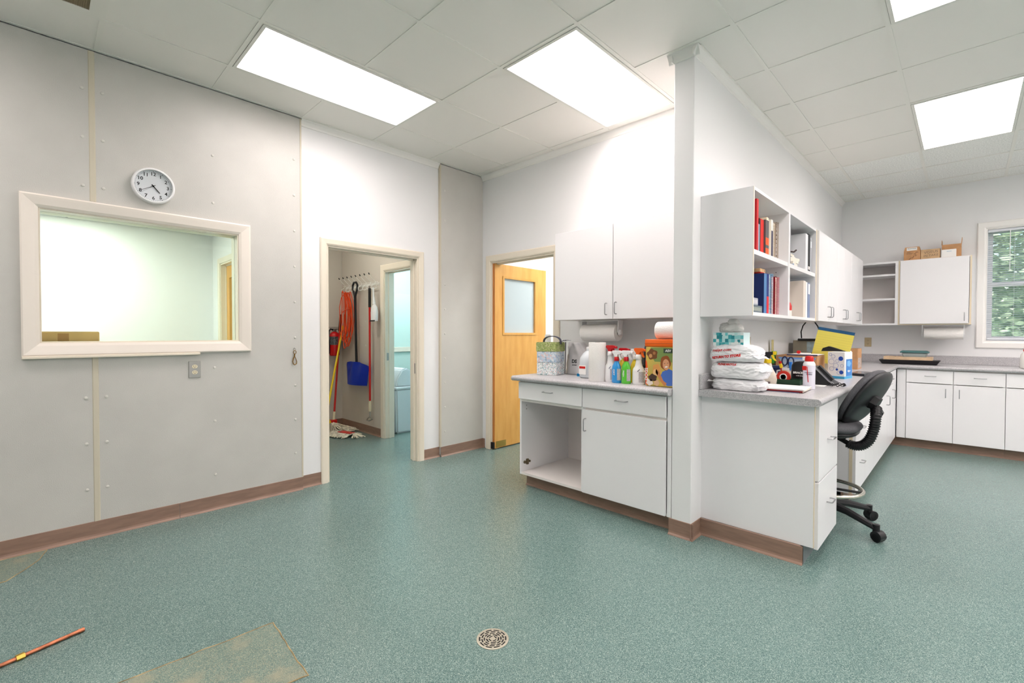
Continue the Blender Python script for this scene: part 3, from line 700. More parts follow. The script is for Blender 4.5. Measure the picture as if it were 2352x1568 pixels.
outlet('wall_outlet', 'beige outlet on the far wall below the corner shelf unit', 'Y', YF, -1, -.89, 1.152, M_BEIGE, M_BEIGE)
sw = thing('wall_switch', 'small beige switch plate on the wall behind the plastic bags', 'switch', (XP1, 3.76, 1.175))
obj('plate', bx(XP1+.0005, XP1+.006, 3.725, 3.795, 1.118, 1.232, .002), M_BEIGE, sw); obj('toggle', bx(XP1+.006, XP1+.014, 3.755, 3.765, 1.165, 1.185, .001), M_IVORY, sw)
# snap hook hanging by the panel edge
hk = thing('snap_hook', 'brass snap hook hanging on the grey panel beside the closet door', 'hook', (XL, 1.413, 1.0))
obj('eye_screw', tube(B(), [(XL, 1.413, 1.135), (XL+.012, 1.413, 1.135)]+[(XL+.012+.0, 1.413+.009*math.sin(a), 1.126+.009*math.cos(a)) for a in [2*PI*k/10 for k in range(10)]], .0022, 6), M_STEEL, hk, smooth=True)
obj('ring', tube(B(), [(XL+.014, 1.413+.011*math.sin(a), 1.104+.013*math.cos(a)) for a in [2*PI*k/12 for k in range(12)]], .0026, 6, closed=True), mat('old brass', (150, 118, 70), .4, 1), hk, smooth=True)
obj('hook_body', tube(B(), [(XL+.012, 1.413, 1.09), (XL+.012, 1.411, 1.07), (XL+.012, 1.402, 1.05), (XL+.012, 1.397, 1.03), (XL+.012, 1.402, 1.012), (XL+.012, 1.414, 1.004), (XL+.012, 1.426, 1.012), (XL+.012, 1.428, 1.03), (XL+.012, 1.42, 1.055), (XL+.012, 1.415, 1.07)], [.005, .005, .0045, .004, .004, .004, .004, .0035, .003, .002], 8), MATS['old brass'], hk, smooth=True)
# floor drain
fd = thing('floor_drain', 'round slotted metal floor drain in the middle of the green floor', 'drain', (-1.373, 1.29, 0))
M_DR = mat('drain metal', (196, 190, 174), .4, .6)
obj('rim', lathe(B(), [(.066, 0), (.066, .0022), (.061, .0028), (.0605, .0004)], (-1.373, 1.29, 0), 48), M_DR, fd)
obj('sump', lathe(B(), [(.0605, .0006), (.0605, .0009)], (-1.373, 1.29, 0), 40), M_BLACK, fd)
bm = B()
def arc_q(r0, r1, a0, a1, z0=.0016, z1=.0022, n=5):
    for k in range(n):
        b0 = a0+(a1-a0)*k/n; b1 = a0+(a1-a0)*(k+1)/n
        poly = [(-1.373+r*math.cos(b), 1.29+r*math.sin(b)) for r, b in ((r0, b0), (r1, b0), (r1, b1), (r0, b1))]
        prism(bm, poly, 'Z', z0, z1)
rs_ = [0, .0115, .0172, .0212, .0275, .0312, .0372, .0408, .0470, .0506, .0568, .0612]
for q in range(0, 11, 2): arc_q(max(rs_[q], .0005), rs_[q+1], 0, 2*PI, n=36)
for q, cnt in ((1, 4), (3, 5), (5, 8), (7, 10), (9, 10)):
    for k in range(cnt):
        a = 2*PI*(k+.3*q)/cnt; arc_q(rs_[q], rs_[q+1], a, a+2*PI/cnt*.24, n=2)
obj('grate', bm, M_DR, fd)
# copper pipe on the floor
M_COP = mat('copper', (182, 114, 86), .36, 1, noise_amt=.2, nscale=30)
cp = thing('copper_pipe', 'copper pipe with a brass coupling lying on the floor at the lower left', 'pipe', (-2.6, 0, 0))
pa, pb = Vector((-2.634, .118, .0085)), Vector((-2.462, -.47, .0085)); dd = (pb-pa).normalized()
obj('tube', tube(B(), [pa, pb], .0075, 12), M_COP, cp, smooth=True)
obj('end_fitting', tube(B(), [pa-dd*.001, pa+dd*.018], .0088, 12), M_COP, cp, smooth=True)
cc = pa.lerp(pb, .31); obj('coupling', tube(B(), [cc-dd*.012, cc+dd*.012], .013, 6), mat('brass nut', (206, 172, 84), .35, 1), cp)
# ================================================================= CLOSET
M_WIRE = mat('white coated wire', (238, 238, 232), .35)
rk = thing('coat_rack', 'white wire coat rack with black tipped hooks on the closet wall', 'coat rack', (-5.45, 2.88, 1.8))
wy = 2.88
bm = B(); box(bm, -5.93, -5.06, wy-.004, wy, 1.84, 1.87)
obj('back_bar', bm, M_WIRE, rk)
obj('rail', tube(B(), [(-5.94, wy-.03, 1.80), (-5.05, wy-.03, 1.80)], .004, 6), M_WIRE, rk); obj('rail', tube(B(), [(-5.94, wy-.03, 1.875), (-5.05, wy-.03, 1.875)], .003, 6), M_WIRE, rk)
for k in range(8):
    x = -5.88+.112*k
    h_ = obj('hook', tube(B(), [(x, wy-.004, 1.86), (x, wy-.03, 1.80), (x, wy-.06, 1.785), (x, wy-.085, 1.80), (x, wy-.085, 1.83), (x, wy-.06, 1.84), (x, wy-.03, 1.875), (x, wy-.09, 1.93), (x, wy-.12, 1.965)], .0035, 6), M_WIRE, rk, smooth=True)
    obj('tip', tube(B(), [(x, wy-.113, 1.955), (x, wy-.125, 1.975)], .0065, 8), M_BLACK, h_)
sh = thing('snow_shovel', 'blue snow shovel with black handle hanging upside the closet wall', 'shovel', (-5.53, 2.8, .6))
sx = -5.53
obj('shaft', tube(B(), [(sx, wy-.075, 1.72), (sx, wy-.06, .86)], .016, 10), M_BLACK, sh, smooth=True)
obj('grip', tube(B(), [(sx, wy-.075, 1.70), (sx-.02, wy-.075, 1.75), (sx-.058, wy-.075, 1.81), (sx-.062, wy-.075, 1.86), (sx-.03, wy-.075, 1.895), (sx+.03, wy-.075, 1.895), (sx+.062, wy-.075, 1.86), (sx+.058, wy-.075, 1.81), (sx+.02, wy-.075, 1.75), (sx, wy-.075, 1.70)], .013, 8), M_BLACK, sh, smooth=True)
bm = B(); nu, nv = 16, 12; g = []
for i in range(nu+1):
    row = []
    for j in range(nv+1):
        u = i/nu*2-1; v = j/nv
        x = sx+.0+u*.30*(1-.16*v); z = .895-v*.29-.05*abs(u)**3*(1-v)
        y = wy-.05-.10*(1-u*u)*(.5+.5*v)*.9 - .02*math.cos(u*PI*3)*(1 if abs(u) < .8 else .3)*(1-v)*.6
        row.append(bm.verts.new((x, y, z)))
    g.append(row)
for i in range(nu):
    for j in range(nv): bm.faces.new((g[i][j], g[i+1][j], g[i+1][j+1], g[i][j+1]))
r_ = bmesh.ops.solidify(bm, geom=bm.faces[:], thickness=.006)
obj('scoop', bm, M_BLUE, sh, smooth=True)
# orange cord
M_ORC = mat('orange cord jacket', (232, 78, 34), .4)
oc = thing('extension_cord', 'coiled orange extension cord hanging from the coat rack', 'cord', (-5.72, 2.8, .9))
rr_ = random.Random(4)
for k in range(11):
    cx = -5.71+rr_.uniform(-.05, .05); wd = rr_.uniform(.05, .11); zt = 1.79+rr_.uniform(-.02, .01); zb = 1.12+rr_.uniform(-.07, .14); y = wy-.05-.008*k
    pts = []
    for q in range(20):
        a = 2*PI*q/20; sz = math.sin(a)
        pts.append((cx+math.cos(a)*wd*(1-.35*(sz > 0)*sz)+rr_.uniform(-.004, .004), y+.015*math.cos(a*2), (zt+zb)/2+(zt-zb)/2*sz))
    obj('cord_loop', tube(B(), pts, .0052, 6, closed=True), M_ORC, oc, smooth=True)
obj('wrap', tube(B(), [(-5.81+.19*math.sin(k/12*PI)*0+.2*k/12, wy-.11-.02*math.sin(k/12*PI), 1.52+.05*k/12) for k in range(13)], .006, 6), M_ORC, oc, smooth=True)
obj('tail', tube(B(), [(-5.74, wy-.06, 1.78), (-5.8, wy-.08, 1.775), (-5.88, wy-.09, 1.72), (-5.91, wy-.1, 1.6), (-5.9, wy-.1, 1.4), (-5.88, wy-.12, 1.28), (-5.83, wy-.12, 1.24), (-5.8, wy-.1, 1.3), (-5.77, wy-.1, 1.5)], .0052, 6), M_ORC, oc, smooth=True)
# red pole with grip hanging at right
M_GRIP = mat('black rubber grip', (30, 30, 30), .6)
pl = thing('squeegee_pole', 'red pole with black grip hanging beside the white scoop, ending in a metal socket', 'pole', (-5.19, 2.82, .2))
obj('shaft', tube(B(), [(-5.19, 2.82, 1.58), (-5.19, 2.82, .42)], .0125, 10), M_RED, pl, smooth=True)
obj('grip', tube(B(), [(-5.19, 2.82, 1.80), (-5.19, 2.82, 1.57)], .016, 10), M_GRIP, pl, smooth=True)
obj('collar', lathe(B(), [(.013, .3), (.017, .31), (.018, .4), (.013, .43)], (-5.19, 2.82, 0), 10), M_IVORY, pl, smooth=True)
bm = tube(B(), [(-5.19, 2.82, .32), (-5.19, 2.82, .24)], .010, 8); tube(bm, [(-5.24, 2.82, .21), (-5.19, 2.82, .235), (-5.14, 2.82, .21), (-5.16, 2.79, .195), (-5.21, 2.79, .195)], .009, 8, closed=True)
obj('socket', bm, M_STEEL, pl, smooth=True)
obj('hang_loop', tube(B(), [(-5.19, 2.82, 1.795), (-5.19, 2.82, 1.83)], .004, 6), M_GRIP, pl)
# white scoop
wsn = thing('feed_scoop', 'white plastic scoop hanging from the right end of the coat rack', 'scoop', (-5.03, 2.79, 1.39))
obj('handle', tube(B(), [(-5.065, 2.80, 1.80), (-5.06, 2.80, 1.7), (-5.045, 2.80, 1.60)], [.010, .011, .02], 10), M_WPLAS, wsn, smooth=True)
bm = B(); lathe(bm, [(.02, .20), (.05, .165), (.062, .10), (.058, .0), (.05, .001), (.052, .1)], (-5.04, 2.80, 1.40), 16, 'Z', 1, .6)
obj('bowl', bm, M_WPLAS, wsn, smooth=True); obj('lip', bx(-5.095, -4.985, 2.765, 2.775, 1.395, 1.41), M_BLACK, wsn)
# fire extinguisher on closet back wall
fe = thing('fire_extinguisher', 'red fire extinguisher with black hose on the closet back wall', 'fire extinguisher', (-5.97, 2.77, .96))
M_EXT = mat('red enamel', (190, 18, 22), .2)
ex, ey = -5.975, 2.738
obj('cylinder', lathe(B(), [(.05, .955), (.062, .965), (.063, .97), (.063, 1.22), (.055, 1.25), (.03, 1.27), (.022, 1.275)], (ex, ey, 0), 24), M_EXT, fe, smooth=True)
obj('instruction_label', lathe(B(), [(.0638, 1.10), (.0638, 1.21)], (ex, ey, 0), 24), mat('extinguisher label', (70, 72, 74), .4, noise_amt=.5, nscale=60), fe)
obj('valve', bx(ex-.02, ex+.02, ey-.02, ey+.02, 1.275, 1.31, .004), M_STEEL, fe)
obj('lever', bx(ex-.012, ex+.012, ey-.075, ey+.06, 1.325, 1.335, .002), M_STEEL, fe); obj('carry_handle', bx(ex-.012, ex+.012, ey-.03, ey+.07, 1.305, 1.313, .002), M_BLACK, fe)
obj('hose', tube(B(), [(ex, ey-.02, 1.295), (ex, ey-.05, 1.31), (ex+.01, ey-.078, 1.28), (ex+.01, ey-.088, 1.2), (ex+.01, ey-.08, 1.13), (ex+.01, ey-.074, 1.08), (ex, ey-.074, 1.02)], .0105, 8), M_BLACK, fe, smooth=True)
obj('nozzle', tube(B(), [(ex, ey-.074, 1.07), (ex, ey-.074, .985)], [.014, .011], 10), M_BLACK, fe, smooth=True)
obj('bracket', bx(-6.049, ex-.055, ey-.04, ey+.04, 1.05, 1.08), M_STEEL, fe)
# mop with red handle
mp = thing('string_mop', 'string mop with red handle leaning in the closet corner, white yarn on the floor', 'mop', (-5.85, 2.62, 0))
obj('shaft', tube(B(), [(-5.83, 2.66, .16), (-5.93, 2.80, 1.42)], .0125, 10), M_RED, mp, smooth=True)
obj('grip', tube(B(), [(-5.913, 2.775, 1.28), (-5.935, 2.81, 1.5)], .016, 10), M_GRIP, mp, smooth=True)
obj('collar', tube(B(), [(-5.838, 2.668, .24), (-5.828, 2.655, .13)], .017, 8), M_IVORY, mp, smooth=True)
obj('clamp', bx(-5.86, -5.79, 2.61, 2.69, .06, .14, .01), M_RED, mp)
M_YARN = mat('mop yarn', (226, 216, 196), .9, noise_amt=.15, nscale=25)
bm = B(); rr_ = random.Random(11); mc = Vector((-5.80, 2.63, .07))
for k in range(150):
    a = rr_.uniform(0, 2*PI); L = rr_.uniform(.16, .26); L *= (1.35 if abs(math.sin(a-.5)) < .5 else 1)
    d = Vector((math.cos(a), math.sin(a), 0)); pts = []
    for q in range(6):
        t_ = q/5; p = mc+d*L*t_ + Vector((rr_.uniform(-.015, .015), rr_.uniform(-.015, .015), 0)); p.z = .012+.07*(1-t_)**1.5+rr_.uniform(0, .035)*(1-t_*.6); p.y = min(p.y, 2.862); p.x = max(p.x, -6.03)
        pts.append(p)
    tube(bm, pts, .0055, 5)
obj('yarn_head', bm, M_YARN, mp, smooth=True, kind='stuff')
bm = B()
for k in range(170):
    t_ = k/170; px_ = -5.66+.40*t_; py_ = 2.50+.15*t_
    s_ = 1 if k % 2 else -1; d = Vector((-.35*s_+rr_.uniform(-.3, .3), s_*1.0, 0)).normalized(); L = rr_.uniform(.09, .15)
    if k < 8 or k > 160: d = Vector(((1 if k > 8 else -1), rr_.uniform(-.8, .8), 0)).normalized()
    pts = [Vector((px_, py_, .035+rr_.uniform(0, .012)))+d*L*q/4-Vector((0, 0, .026*(q/4)**1.3)) for q in range(5)]
    for p in pts: p.y = min(p.y, 2.862)
    tube(bm, pts, .006, 5)
obj('yarn_fringe', bm, M_YARN, mp, smooth=True, kind='stuff')
obj('red_band', prism(B(), [(-5.47, 2.54), (-5.27, 2.60), (-5.29, 2.67), (-5.49, 2.61)], 'Z', .046, .054), M_RED, mp)
# yellow broom
br = thing('push_broom', 'yellow broom with pale bristles leaning against the closet back wall', 'broom', (-5.75, 2.5, 0))
obj('shaft', tube(B(), [(-5.66, 2.49, .26), (-5.94, 2.84, 1.35)], .0125, 10), M_YEL, br, smooth=True)
obj('head', lathe(B(), [(.018, .30), (.02, .24), (.06, .19), (.09, .165), (.09, .15)], (-5.655, 2.485, 0), 16, 'Z', 1, .45), M_YEL, br, smooth=True)
bm = B()
for k in range(130):
    a = rr_.uniform(0, 2*PI); r_ = math.sqrt(rr_.random()); x, y = -5.655+r_*.085*math.cos(a), 2.485+r_*.038*math.sin(a)
    tube(bm, [(x, y, .16), (x+(x+5.655)*.35, y+(y-2.485)*.5, .05)], .004, 4)
obj('bristles', bm, mat('bristle', (206, 196, 176), .8), br, kind='stuff')
# washroom bin
tb = thing('swing_bin', 'tall white plastic swing-lid bin inside the blue washroom', 'bin', (-5.17, 3.24, 0))
M_BIN = mat('pale bin plastic', (232, 238, 240), .4)
def taper(bm, cx, cy, z0, z1, a0, b0, a1, b1, bev=0):
    vs = [bm.verts.new((cx+sx_*a, cy+sy_*b, z)) for z, a, b in ((z0, a0, b0), (z1, a1, b1)) for sx_, sy_ in ((-1, -1), (1, -1), (1, 1), (-1, 1))]
    fs = [bm.faces.new(vs[:4][::-1]), bm.faces.new(vs[4:])]+[bm.faces.new((vs[i], vs[(i+1) % 4], vs[4+(i+1) % 4], vs[4+i])) for i in range(4)]
    if bev: bmesh.ops.bevel(bm, geom=list({e for f in fs for e in f.edges}), offset=bev, segments=3, affect='EDGES')
    return bm
obj('body', taper(B(), -5.17, 3.24, 0, .56, .115, .13, .145, .16, .02), M_BIN, tb, smooth=True)
obj('rim', bx(-5.33, -5.01, 3.07, 3.41, .555, .585, .008), M_BIN, tb)
bm = B(); prism(bm, [(3.09, .585), (3.39, .585), (3.37, .68), (3.31, .78), (3.24, .82), (3.17, .80), (3.11, .70)], 'X', -5.31, -5.03); bmesh.ops.bevel(bm, geom=bm.edges[:], offset=.015, segments=2, affect='EDGES')
obj('lid', bm, M_BIN, tb, smooth=True)
# carton behind the interior window
cb = thing('cardboard_carton', 'brown cardboard carton showing its top at the lower left of the interior window', 'box', (-4.12, .1, 0))
obj('body', bx(-4.22, -3.97, -.18, .272, 0, 1.262, .006), mat('bright cardboard', (226, 182, 128), .8, noise_amt=.03, nscale=6), cb)
obj('tape', bx(-3.9702, -3.9695, .08, .13, .6, 1.25), mat('tan tape', (188, 136, 84), .3), cb)
# ================================================================= BOOKS AND BINDERS
def colm(c, r=.75): return mat('cover %d %d %d' % c, c, r)
M_PAGES = mat('page block', (232, 226, 212), .8)
def book(lab, y0, y1, z0, h, c, x=-.9, d=.2, name='book', cat='book', lean=0, band=None, grp=None, pages=True):
    """upright book: cover wraps a page block, spine faces +X"""
    t = thing(name, lab, cat, (x, (y0+y1)/2, z0), grp)
    th = y1-y0; e = min(.003, th*.2)
    bm = B(); box(bm, x-d, x, y0, y0+e, z0, z0+h, .0006); box(bm, x-d, x, y1-e, y1, z0, z0+h, .0006); box(bm, x-e, x, y0+e, y1-e, z0, z0+h)
    obj('cover', bm, colm(c), t)
    if pages: obj('page_block', bx(x-d+.004, x-e, y0+e, y1-e, z0+.004, z0+h-.004), M_PAGES, t)
    for (a, b, cc) in (band or []): obj('spine_label', bx(x, x+.0006, y0+e*.5, y1-e*.5, z0+a, z0+b), colm(cc), t)
    if lean: t.rotation_euler = (lean, 0, 0)
    return t
def binder(lab, y0, y1, z0, h, c, x=-.9, d=.26, lc=None):
    t = thing('ring_binder', lab, 'binder', (x, (y0+y1)/2, z0))
    bm = B(); box(bm, x-d, x, y0, y0+.003, z0, z0+h, .001); box(bm, x-d, x, y1-.003, y1, z0, z0+h, .001); box(bm, x-.003, x, y0+.003, y1-.003, z0, z0+h, .001)
    obj('cover', bm, colm(c, .6), t); obj('paper_stack', bx(x-d+.015, x-.02, y0+.006, y1-.008, z0+.008, z0+h-.015), M_PAPER, t)
    if lc: obj('spine_label', bx(x, x+.0006, y0+.008, y1-.008, z0+lc[0], z0+lc[1]), colm(lc[2]), t)
    return t
def spiral(lab, y0, y1, z0, h, c, wc, x=-.9, d=.21):
    t = thing('spiral_notebook', lab, 'notebook', (x, (y0+y1)/2, z0)); th = y1-y0
    bm = B(); box(bm, x-d, x-.006, y0, y0+.0015, z0, z0+h); box(bm, x-d, x-.006, y1-.0015, y1, z0, z0+h)
    obj('cover', bm, colm(c), t); obj('page_block', bx(x-d+.003, x-.008, y0+.0016, y1-.0016, z0+.003, z0+h-.003), M_PAGES, t)
    n = int(h/.0085); bm = B(); r = th*.55+.002; cy = (y0+y1)/2
    for k in range(n):
        z = z0+.006+k*.0085; tube(bm, [(x-.006+r*.8*math.cos(a), cy+r*math.sin(a), z) for a in [2*PI*q/8 for q in range(8)]], .0013, 4, closed=True)
    obj('wire_coil', bm, mat('coil %d %d %d' % wc, wc, .4), t); return t
Z1, Z0, Z2 = 1.7452, 1.3802, 1.7442
book('tall thin red book at the left end of the upper left bay', 2.945, 2.975, Z1, .30, (204, 44, 48), x=-.884)
book('pale blue-grey book in the upper left bay', 2.99, 3.035, Z1, .165, (158, 176, 196), x=-.895)
book('thin black book beside the thick red one in the upper left bay', 3.045, 3.07, Z1, .205, (34, 32, 36), x=-.9)
book('thick bright red book standing in the upper left bay', 3.08, 3.165, Z1, .215, (214, 36, 24), x=-.91)
book('book with a grey and orange banded spine in the upper left bay', 3.17, 3.235, Z1, .22, (98, 92, 92), band=[(0, .045, (246, 96, 40)), (.045, .065, (84, 88, 92)), (.065, .11, (246, 96, 40))])
book('tall cream folder of papers in the upper left bay', 3.24, 3.282, Z1, .25, (236, 222, 194), x=-.915, d=.23, name='folder', cat='folder')
book('slim white volume with a navy stripe in the upper left bay', 3.286, 3.318, Z1, .24, (238, 234, 224), band=[(0, .17, (28, 36, 76))])
spiral('tan spiral-bound notebook at the right of the upper left bay', 3.33, 3.39, Z1, .235, (216, 186, 140), (150, 118, 80))
# lower left bay
t = thing('disc_case', 'grey plastic cases stacked at the left of the lower left bay, lower one', 'case', (-.93, 3.06, Z0)); obj('body', bx(-1.06, -.9, 2.93, 3.12, Z0, Z0+.045, .003), colm((92, 104, 116), .3), t); obj('label_strip', bx(-.9, -.8994, 2.95, 3.1, Z0+.012, Z0+.034), colm((150, 158, 150)), t)
t = thing('disc_case', 'pale grey plastic case resting on the other in the lower left bay', 'case', (-.93, 3.01, Z0+.0452)); obj('body', bx(-1.05, -.905, 2.93, 3.055, Z0+.0452, Z0+.09, .003), colm((168, 172, 184), .3), t); obj('label_strip', bx(-.905, -.9044, 2.945, 3.04, Z0+.055, Z0+.08), colm((206, 204, 210)), t)
book('large navy book with a pale blue spine in the lower left bay', 3.145, 3.2, Z0, .25, (20, 42, 98), band=[(.0, .25, (82, 128, 176))])
book('navy book with a red lower spine in the lower left bay', 3.203, 3.248, Z0, .253, (30, 52, 120), band=[(.0, .11, (214, 36, 48))])
spiral('light blue spiral-bound book in the lower left bay', 3.252, 3.3, Z0, .255, (110, 196, 232), (84, 160, 206))
book('salmon coloured folder in the lower left bay', 3.34, 3.378, Z0, .245, (232, 168, 140), name='folder', cat='folder', x=-.91, pages=False)
spiral('dark red spiral-bound notebook at the right of the lower left bay', 3.405, 3.445, Z0, .252, (150, 24, 44), (200, 60, 74))
t = thing('loose_papers', 'red folder laid flat across the tops of the blue books', 'folder', (-1.0, 3.1, Z0+.2536))
bm = bx(-1.08, -.92, 3.15, 3.30, Z0+.2562, Z0+.261, .001); obj('sheet', bm, colm((190, 44, 30)), t)
t = thing('wooden_block', 'small pale wooden block on the red folder above the blue books', 'block', (-.95, 3.2, Z0+.262)); obj('body', bx(-.99, -.925, 3.16, 3.26, Z0+.2612, Z0+.285, .003), mat('pale pine', (222, 184, 136), .6, noise_amt=.08, nscale=30), t); obj('dark_knot', lathe(B(), [(.005, 0), (.005, .0008)], (-.925, 3.24, Z0+.274), 8, 'X'), M_BLACK, t)
# upper right bay
book('thin grey book at the left end of the upper right bay', 3.72, 3.745, Z2, .28, (128, 126, 132))
binder('large white ring binder in the upper right bay', 4.17, 4.245, Z2, .29, (232, 232, 234), d=.255)
binder('black ring binder with a small white label in the upper right bay', 4.25, 4.315, Z2, .3, (26, 28, 32), lc=(.02, .045, (232, 224, 220)))
binder('slim grey binder at the right end of the upper right bay', 4.32, 4.365, Z2, .28, (176, 178, 184), lc=(.2, .25, (250, 250, 250)))
zz = Z2; rr_ = random.Random(2)
for k, (lab, c, th) in enumerate((('pale blue booklet at the bottom of the pile in the upper right bay', (176, 190, 214), .022), ('cream paperback second from the bottom of that pile', (236, 230, 214), .018), ('beige notebook in the middle of the pile in the upper right bay', (206, 196, 176), .018), ('white booklet with a blue edge in the pile in the upper right bay', (226, 232, 240), .024), ('grey magazine near the top of the pile in the upper right bay', (168, 176, 182), .016), ('white pamphlet at the top of the pile in the upper right bay', (240, 240, 238), .012))):
    t = thing('booklet', lab, 'booklet', (-1.0, 3.96, zz), 'pile of booklets in the upper right bay', rr_.uniform(-.12, .12))
    bm = bx(-.11, .085-.006*k, -.12, .13-.02*(k % 3), 0, th, .001); obj('cover', bm, colm(c), t, local=True); obj('page_block', bx(-.108, .0855-.006*k, -.118, .128-.02*(k % 3), .0015, th-.0015), M_PAGES, t, local=True); zz += th+.0004
t = thing('sunglasses_case', 'curved dark brown strap on top of the booklets', 'strap', (-.95, 3.9, zz))
obj('strap', tube(B(), [(-.96, 3.78, zz+.05), (-.95, 3.84, zz+.02), (-.94, 3.9, zz+.007), (-.93, 3.96, zz+.01), (-.925, 4.0, zz+.028)], .006, 8), colm((58, 42, 38)), t, smooth=True)
# lower right bay
binder('large cream ring binder in the lower right bay', 4.12, 4.19, Z0, .285, (226, 216, 204), d=.26)
binder('narrow white binder next to the cream one in the lower right bay', 4.195, 4.245, Z0, .28, (240, 240, 240))
binder('slate blue binder with a white card at the right end of the lower right bay', 4.26, 4.33, Z0, .28, (126, 140, 172), lc=(.19, .27, (246, 246, 246)))
t = thing('bottle', 'small bottle with red shoulder and white label at the left of the lower right bay', 'bottle', (-.94, 3.82, Z0))
obj('body', lathe(B(), [(.03, 0), (.033, .005), (.033, .06), (.032, .07)], (-.94, 3.82, Z0), 18), mat('bottle label white', (242, 236, 228), .4), t, smooth=True)
obj('shoulder', lathe(B(), [(.0335, .045), (.034, .075), (.026, .1), (.015, .108)], (-.94, 3.82, Z0), 18), M_RED, t, smooth=True)
t = thing('card_box', 'small yellow topped box lying on the papers in the lower right bay', 'box', (-1.0, 3.78, Z0)); obj('body', bx(-1.08, -1.0, 3.70, 3.78, Z0, Z0+.14, .002), colm((226, 214, 196)), t); obj('lid', bx(-1.08, -.998, 3.70, 3.782, Z0+.1401, Z0+.152, .002), colm((228, 192, 92)), t)

# ================================================================= LEFT COUNTER
CZ = .9102
def blob(lab, name, cat, c, sz, seed, m, amp=.12, pw=2.6, sub=5, stretch=(1, 1, 1), flat=True, fr=9, group=None, parent=None, part='bag', tie=None):
    """crumpled plastic bag: superellipsoid with sharp creases, resting flat"""
    bm = B(); bmesh.ops.create_icosphere(bm, subdivisions=sub, radius=1)
    for v in bm.verts:
        n = v.co.normalized(); k = (abs(n.x)**pw+abs(n.y)**pw+abs(n.z)**pw)**(-1/pw); p = n*k
        q = Vector((p.x*sz[0]*stretch[0], p.y*sz[1]*stretch[1], p.z*sz[2]*stretch[2]))*fr+Vector((seed*3.1, seed*1.7, 0))
        a = noise.noise(q)*1.0; b = 1-abs(noise.noise(q*2.3+Vector((5, 1, 2))))*2; d = 1-abs(noise.noise(q*4.7))*2
        p = p*(1+amp*(a+.45*b+.22*d-.35))
        z = p.z*sz[2]
        if flat and p.z < -.72: z = -.72*sz[2]+(p.z+.72)*.12*sz[2]
        v.co = Vector((p.x*sz[0], p.y*sz[1], z))
    zm = min(v.co.z for v in bm.verts)
    for v in bm.verts: v.co += Vector((c[0], c[1], c[2]-zm))
    if parent is not None: return obj(part, bm, m, parent, smooth='all')
    t = thing(name, lab, cat, c, group); obj(part, bm, m, t, smooth='all'); return t
def crumple_sheet(bm, p0, d, L, wd, seed, up=.4):
    rr = random.Random(seed); d = Vector(d).normalized(); s = d.cross(Vector((0, 0, 1))).normalized(); n = 7; g = []
    for i in range(n+1):
        t_ = i/n; row = []
        for j in range(5):
            q = (j/4-.5)*2; p = Vector(p0)+d*L*t_+s*wd*q*(.25+t_)+Vector((0, 0, up*L*t_*(1-.5*t_)))
            p += Vector((rr.uniform(-1, 1), rr.uniform(-1, 1), rr.uniform(-1, 1)))*.06*L*t_; row.append(bm.verts.new(p))
        g.append(row)
    for i in range(n):
        for j in range(4): bm.faces.new((g[i][j], g[i+1][j], g[i+1][j+1], g[i][j+1]))
# patterned fabric box tote
M_FLO = speck('floral print', (206, 218, 230), [((186, 204, 222), .28), ((226, 206, 208), .12), ((160, 184, 204), .1), ((226, 232, 236), .25)], .7, 70)
M_FLO2 = speck('leaf print', (232, 236, 236), [((168, 194, 204), .2), ((228, 190, 188), .1), ((140, 170, 160), .1), ((245, 245, 245), .25)], .7, 170)
M_GRN = speck('green meadow print', (160, 172, 104), [((180, 190, 124), .25), ((136, 152, 88), .2), ((196, 194, 148), .15)], .7, 110)
tt = thing('storage_tote', 'floral fabric storage tote with a green band at the left end of the counter', 'tote', (-2.46, 3.0, CZ), rz=0)
def quadbox(bm, P, z0, z1, bev=.004):
    vs = [bm.verts.new((x, y, z)) for z in (z0, z1) for x, y in P]
    fs = [bm.faces.new(vs[:4][::-1]), bm.faces.new(vs[4:])]+[bm.faces.new((vs[i], vs[(i+1) % 4], vs[4+(i+1) % 4], vs[4+i])) for i in range(4)]
    if bev: bmesh.ops.bevel(bm, geom=list({e for f in fs for e in f.edges}), offset=bev, segments=2, affect='EDGES')
    return bm
TP = [(-2.555, 2.90), (-2.392, 2.955), (-2.42, 3.10), (-2.585, 3.045)]
def sc(P, k, cx=-2.488, cy=3.0): return [(cx+(x-cx)*k, cy+(y-cy)*k) for x, y in P]
obj('body', quadbox(B(), TP, CZ, CZ+.105), M_FLO2, tt); obj('upper_body', quadbox(B(), sc(TP, .995), CZ+.1052, CZ+.20), M_FLO, tt); obj('green_band', quadbox(B(), sc(TP, 1.05), CZ+.195, CZ+.272), M_GRN, tt)
M_TRIMD = mat('dark tote trim', (52, 48, 58), .6)
obj('edge_trim', tube(B(), [(-2.415, 3.102, CZ+.004), (-2.412, 3.106, CZ+.272)], .004, 6), M_TRIMD, tt)
hb = B(); hp = []
for k in range(17):
    a = PI*k/16; hp.append(Vector((-2.47+.075*math.cos(a)*1.0, 3.0+.02*math.cos(a), CZ+.27+.055*math.sin(a)**.7 if 0 < k < 16 else CZ+.262)))
for a_, b_ in zip(hp, hp[1:]):
    s_ = Vector((-.3, 1, 0)).normalized()*.02; u_ = Vector((0, 0, .007))
    vs = [hb.verts.new(p) for p in (a_-s_, a_+s_, b_+s_, b_-s_, a_-s_-u_, a_+s_-u_, b_+s_-u_, b_-s_-u_)]
    for q in ((0, 1, 2, 3), (7, 6, 5, 4), (0, 4, 5, 1), (2, 6, 7, 3), (1, 5, 6, 2), (0, 3, 7, 4)): hb.faces.new([vs[i] for i in q])
obj('handle', hb, mat('grey strap', (82, 82, 96), .6), tt)
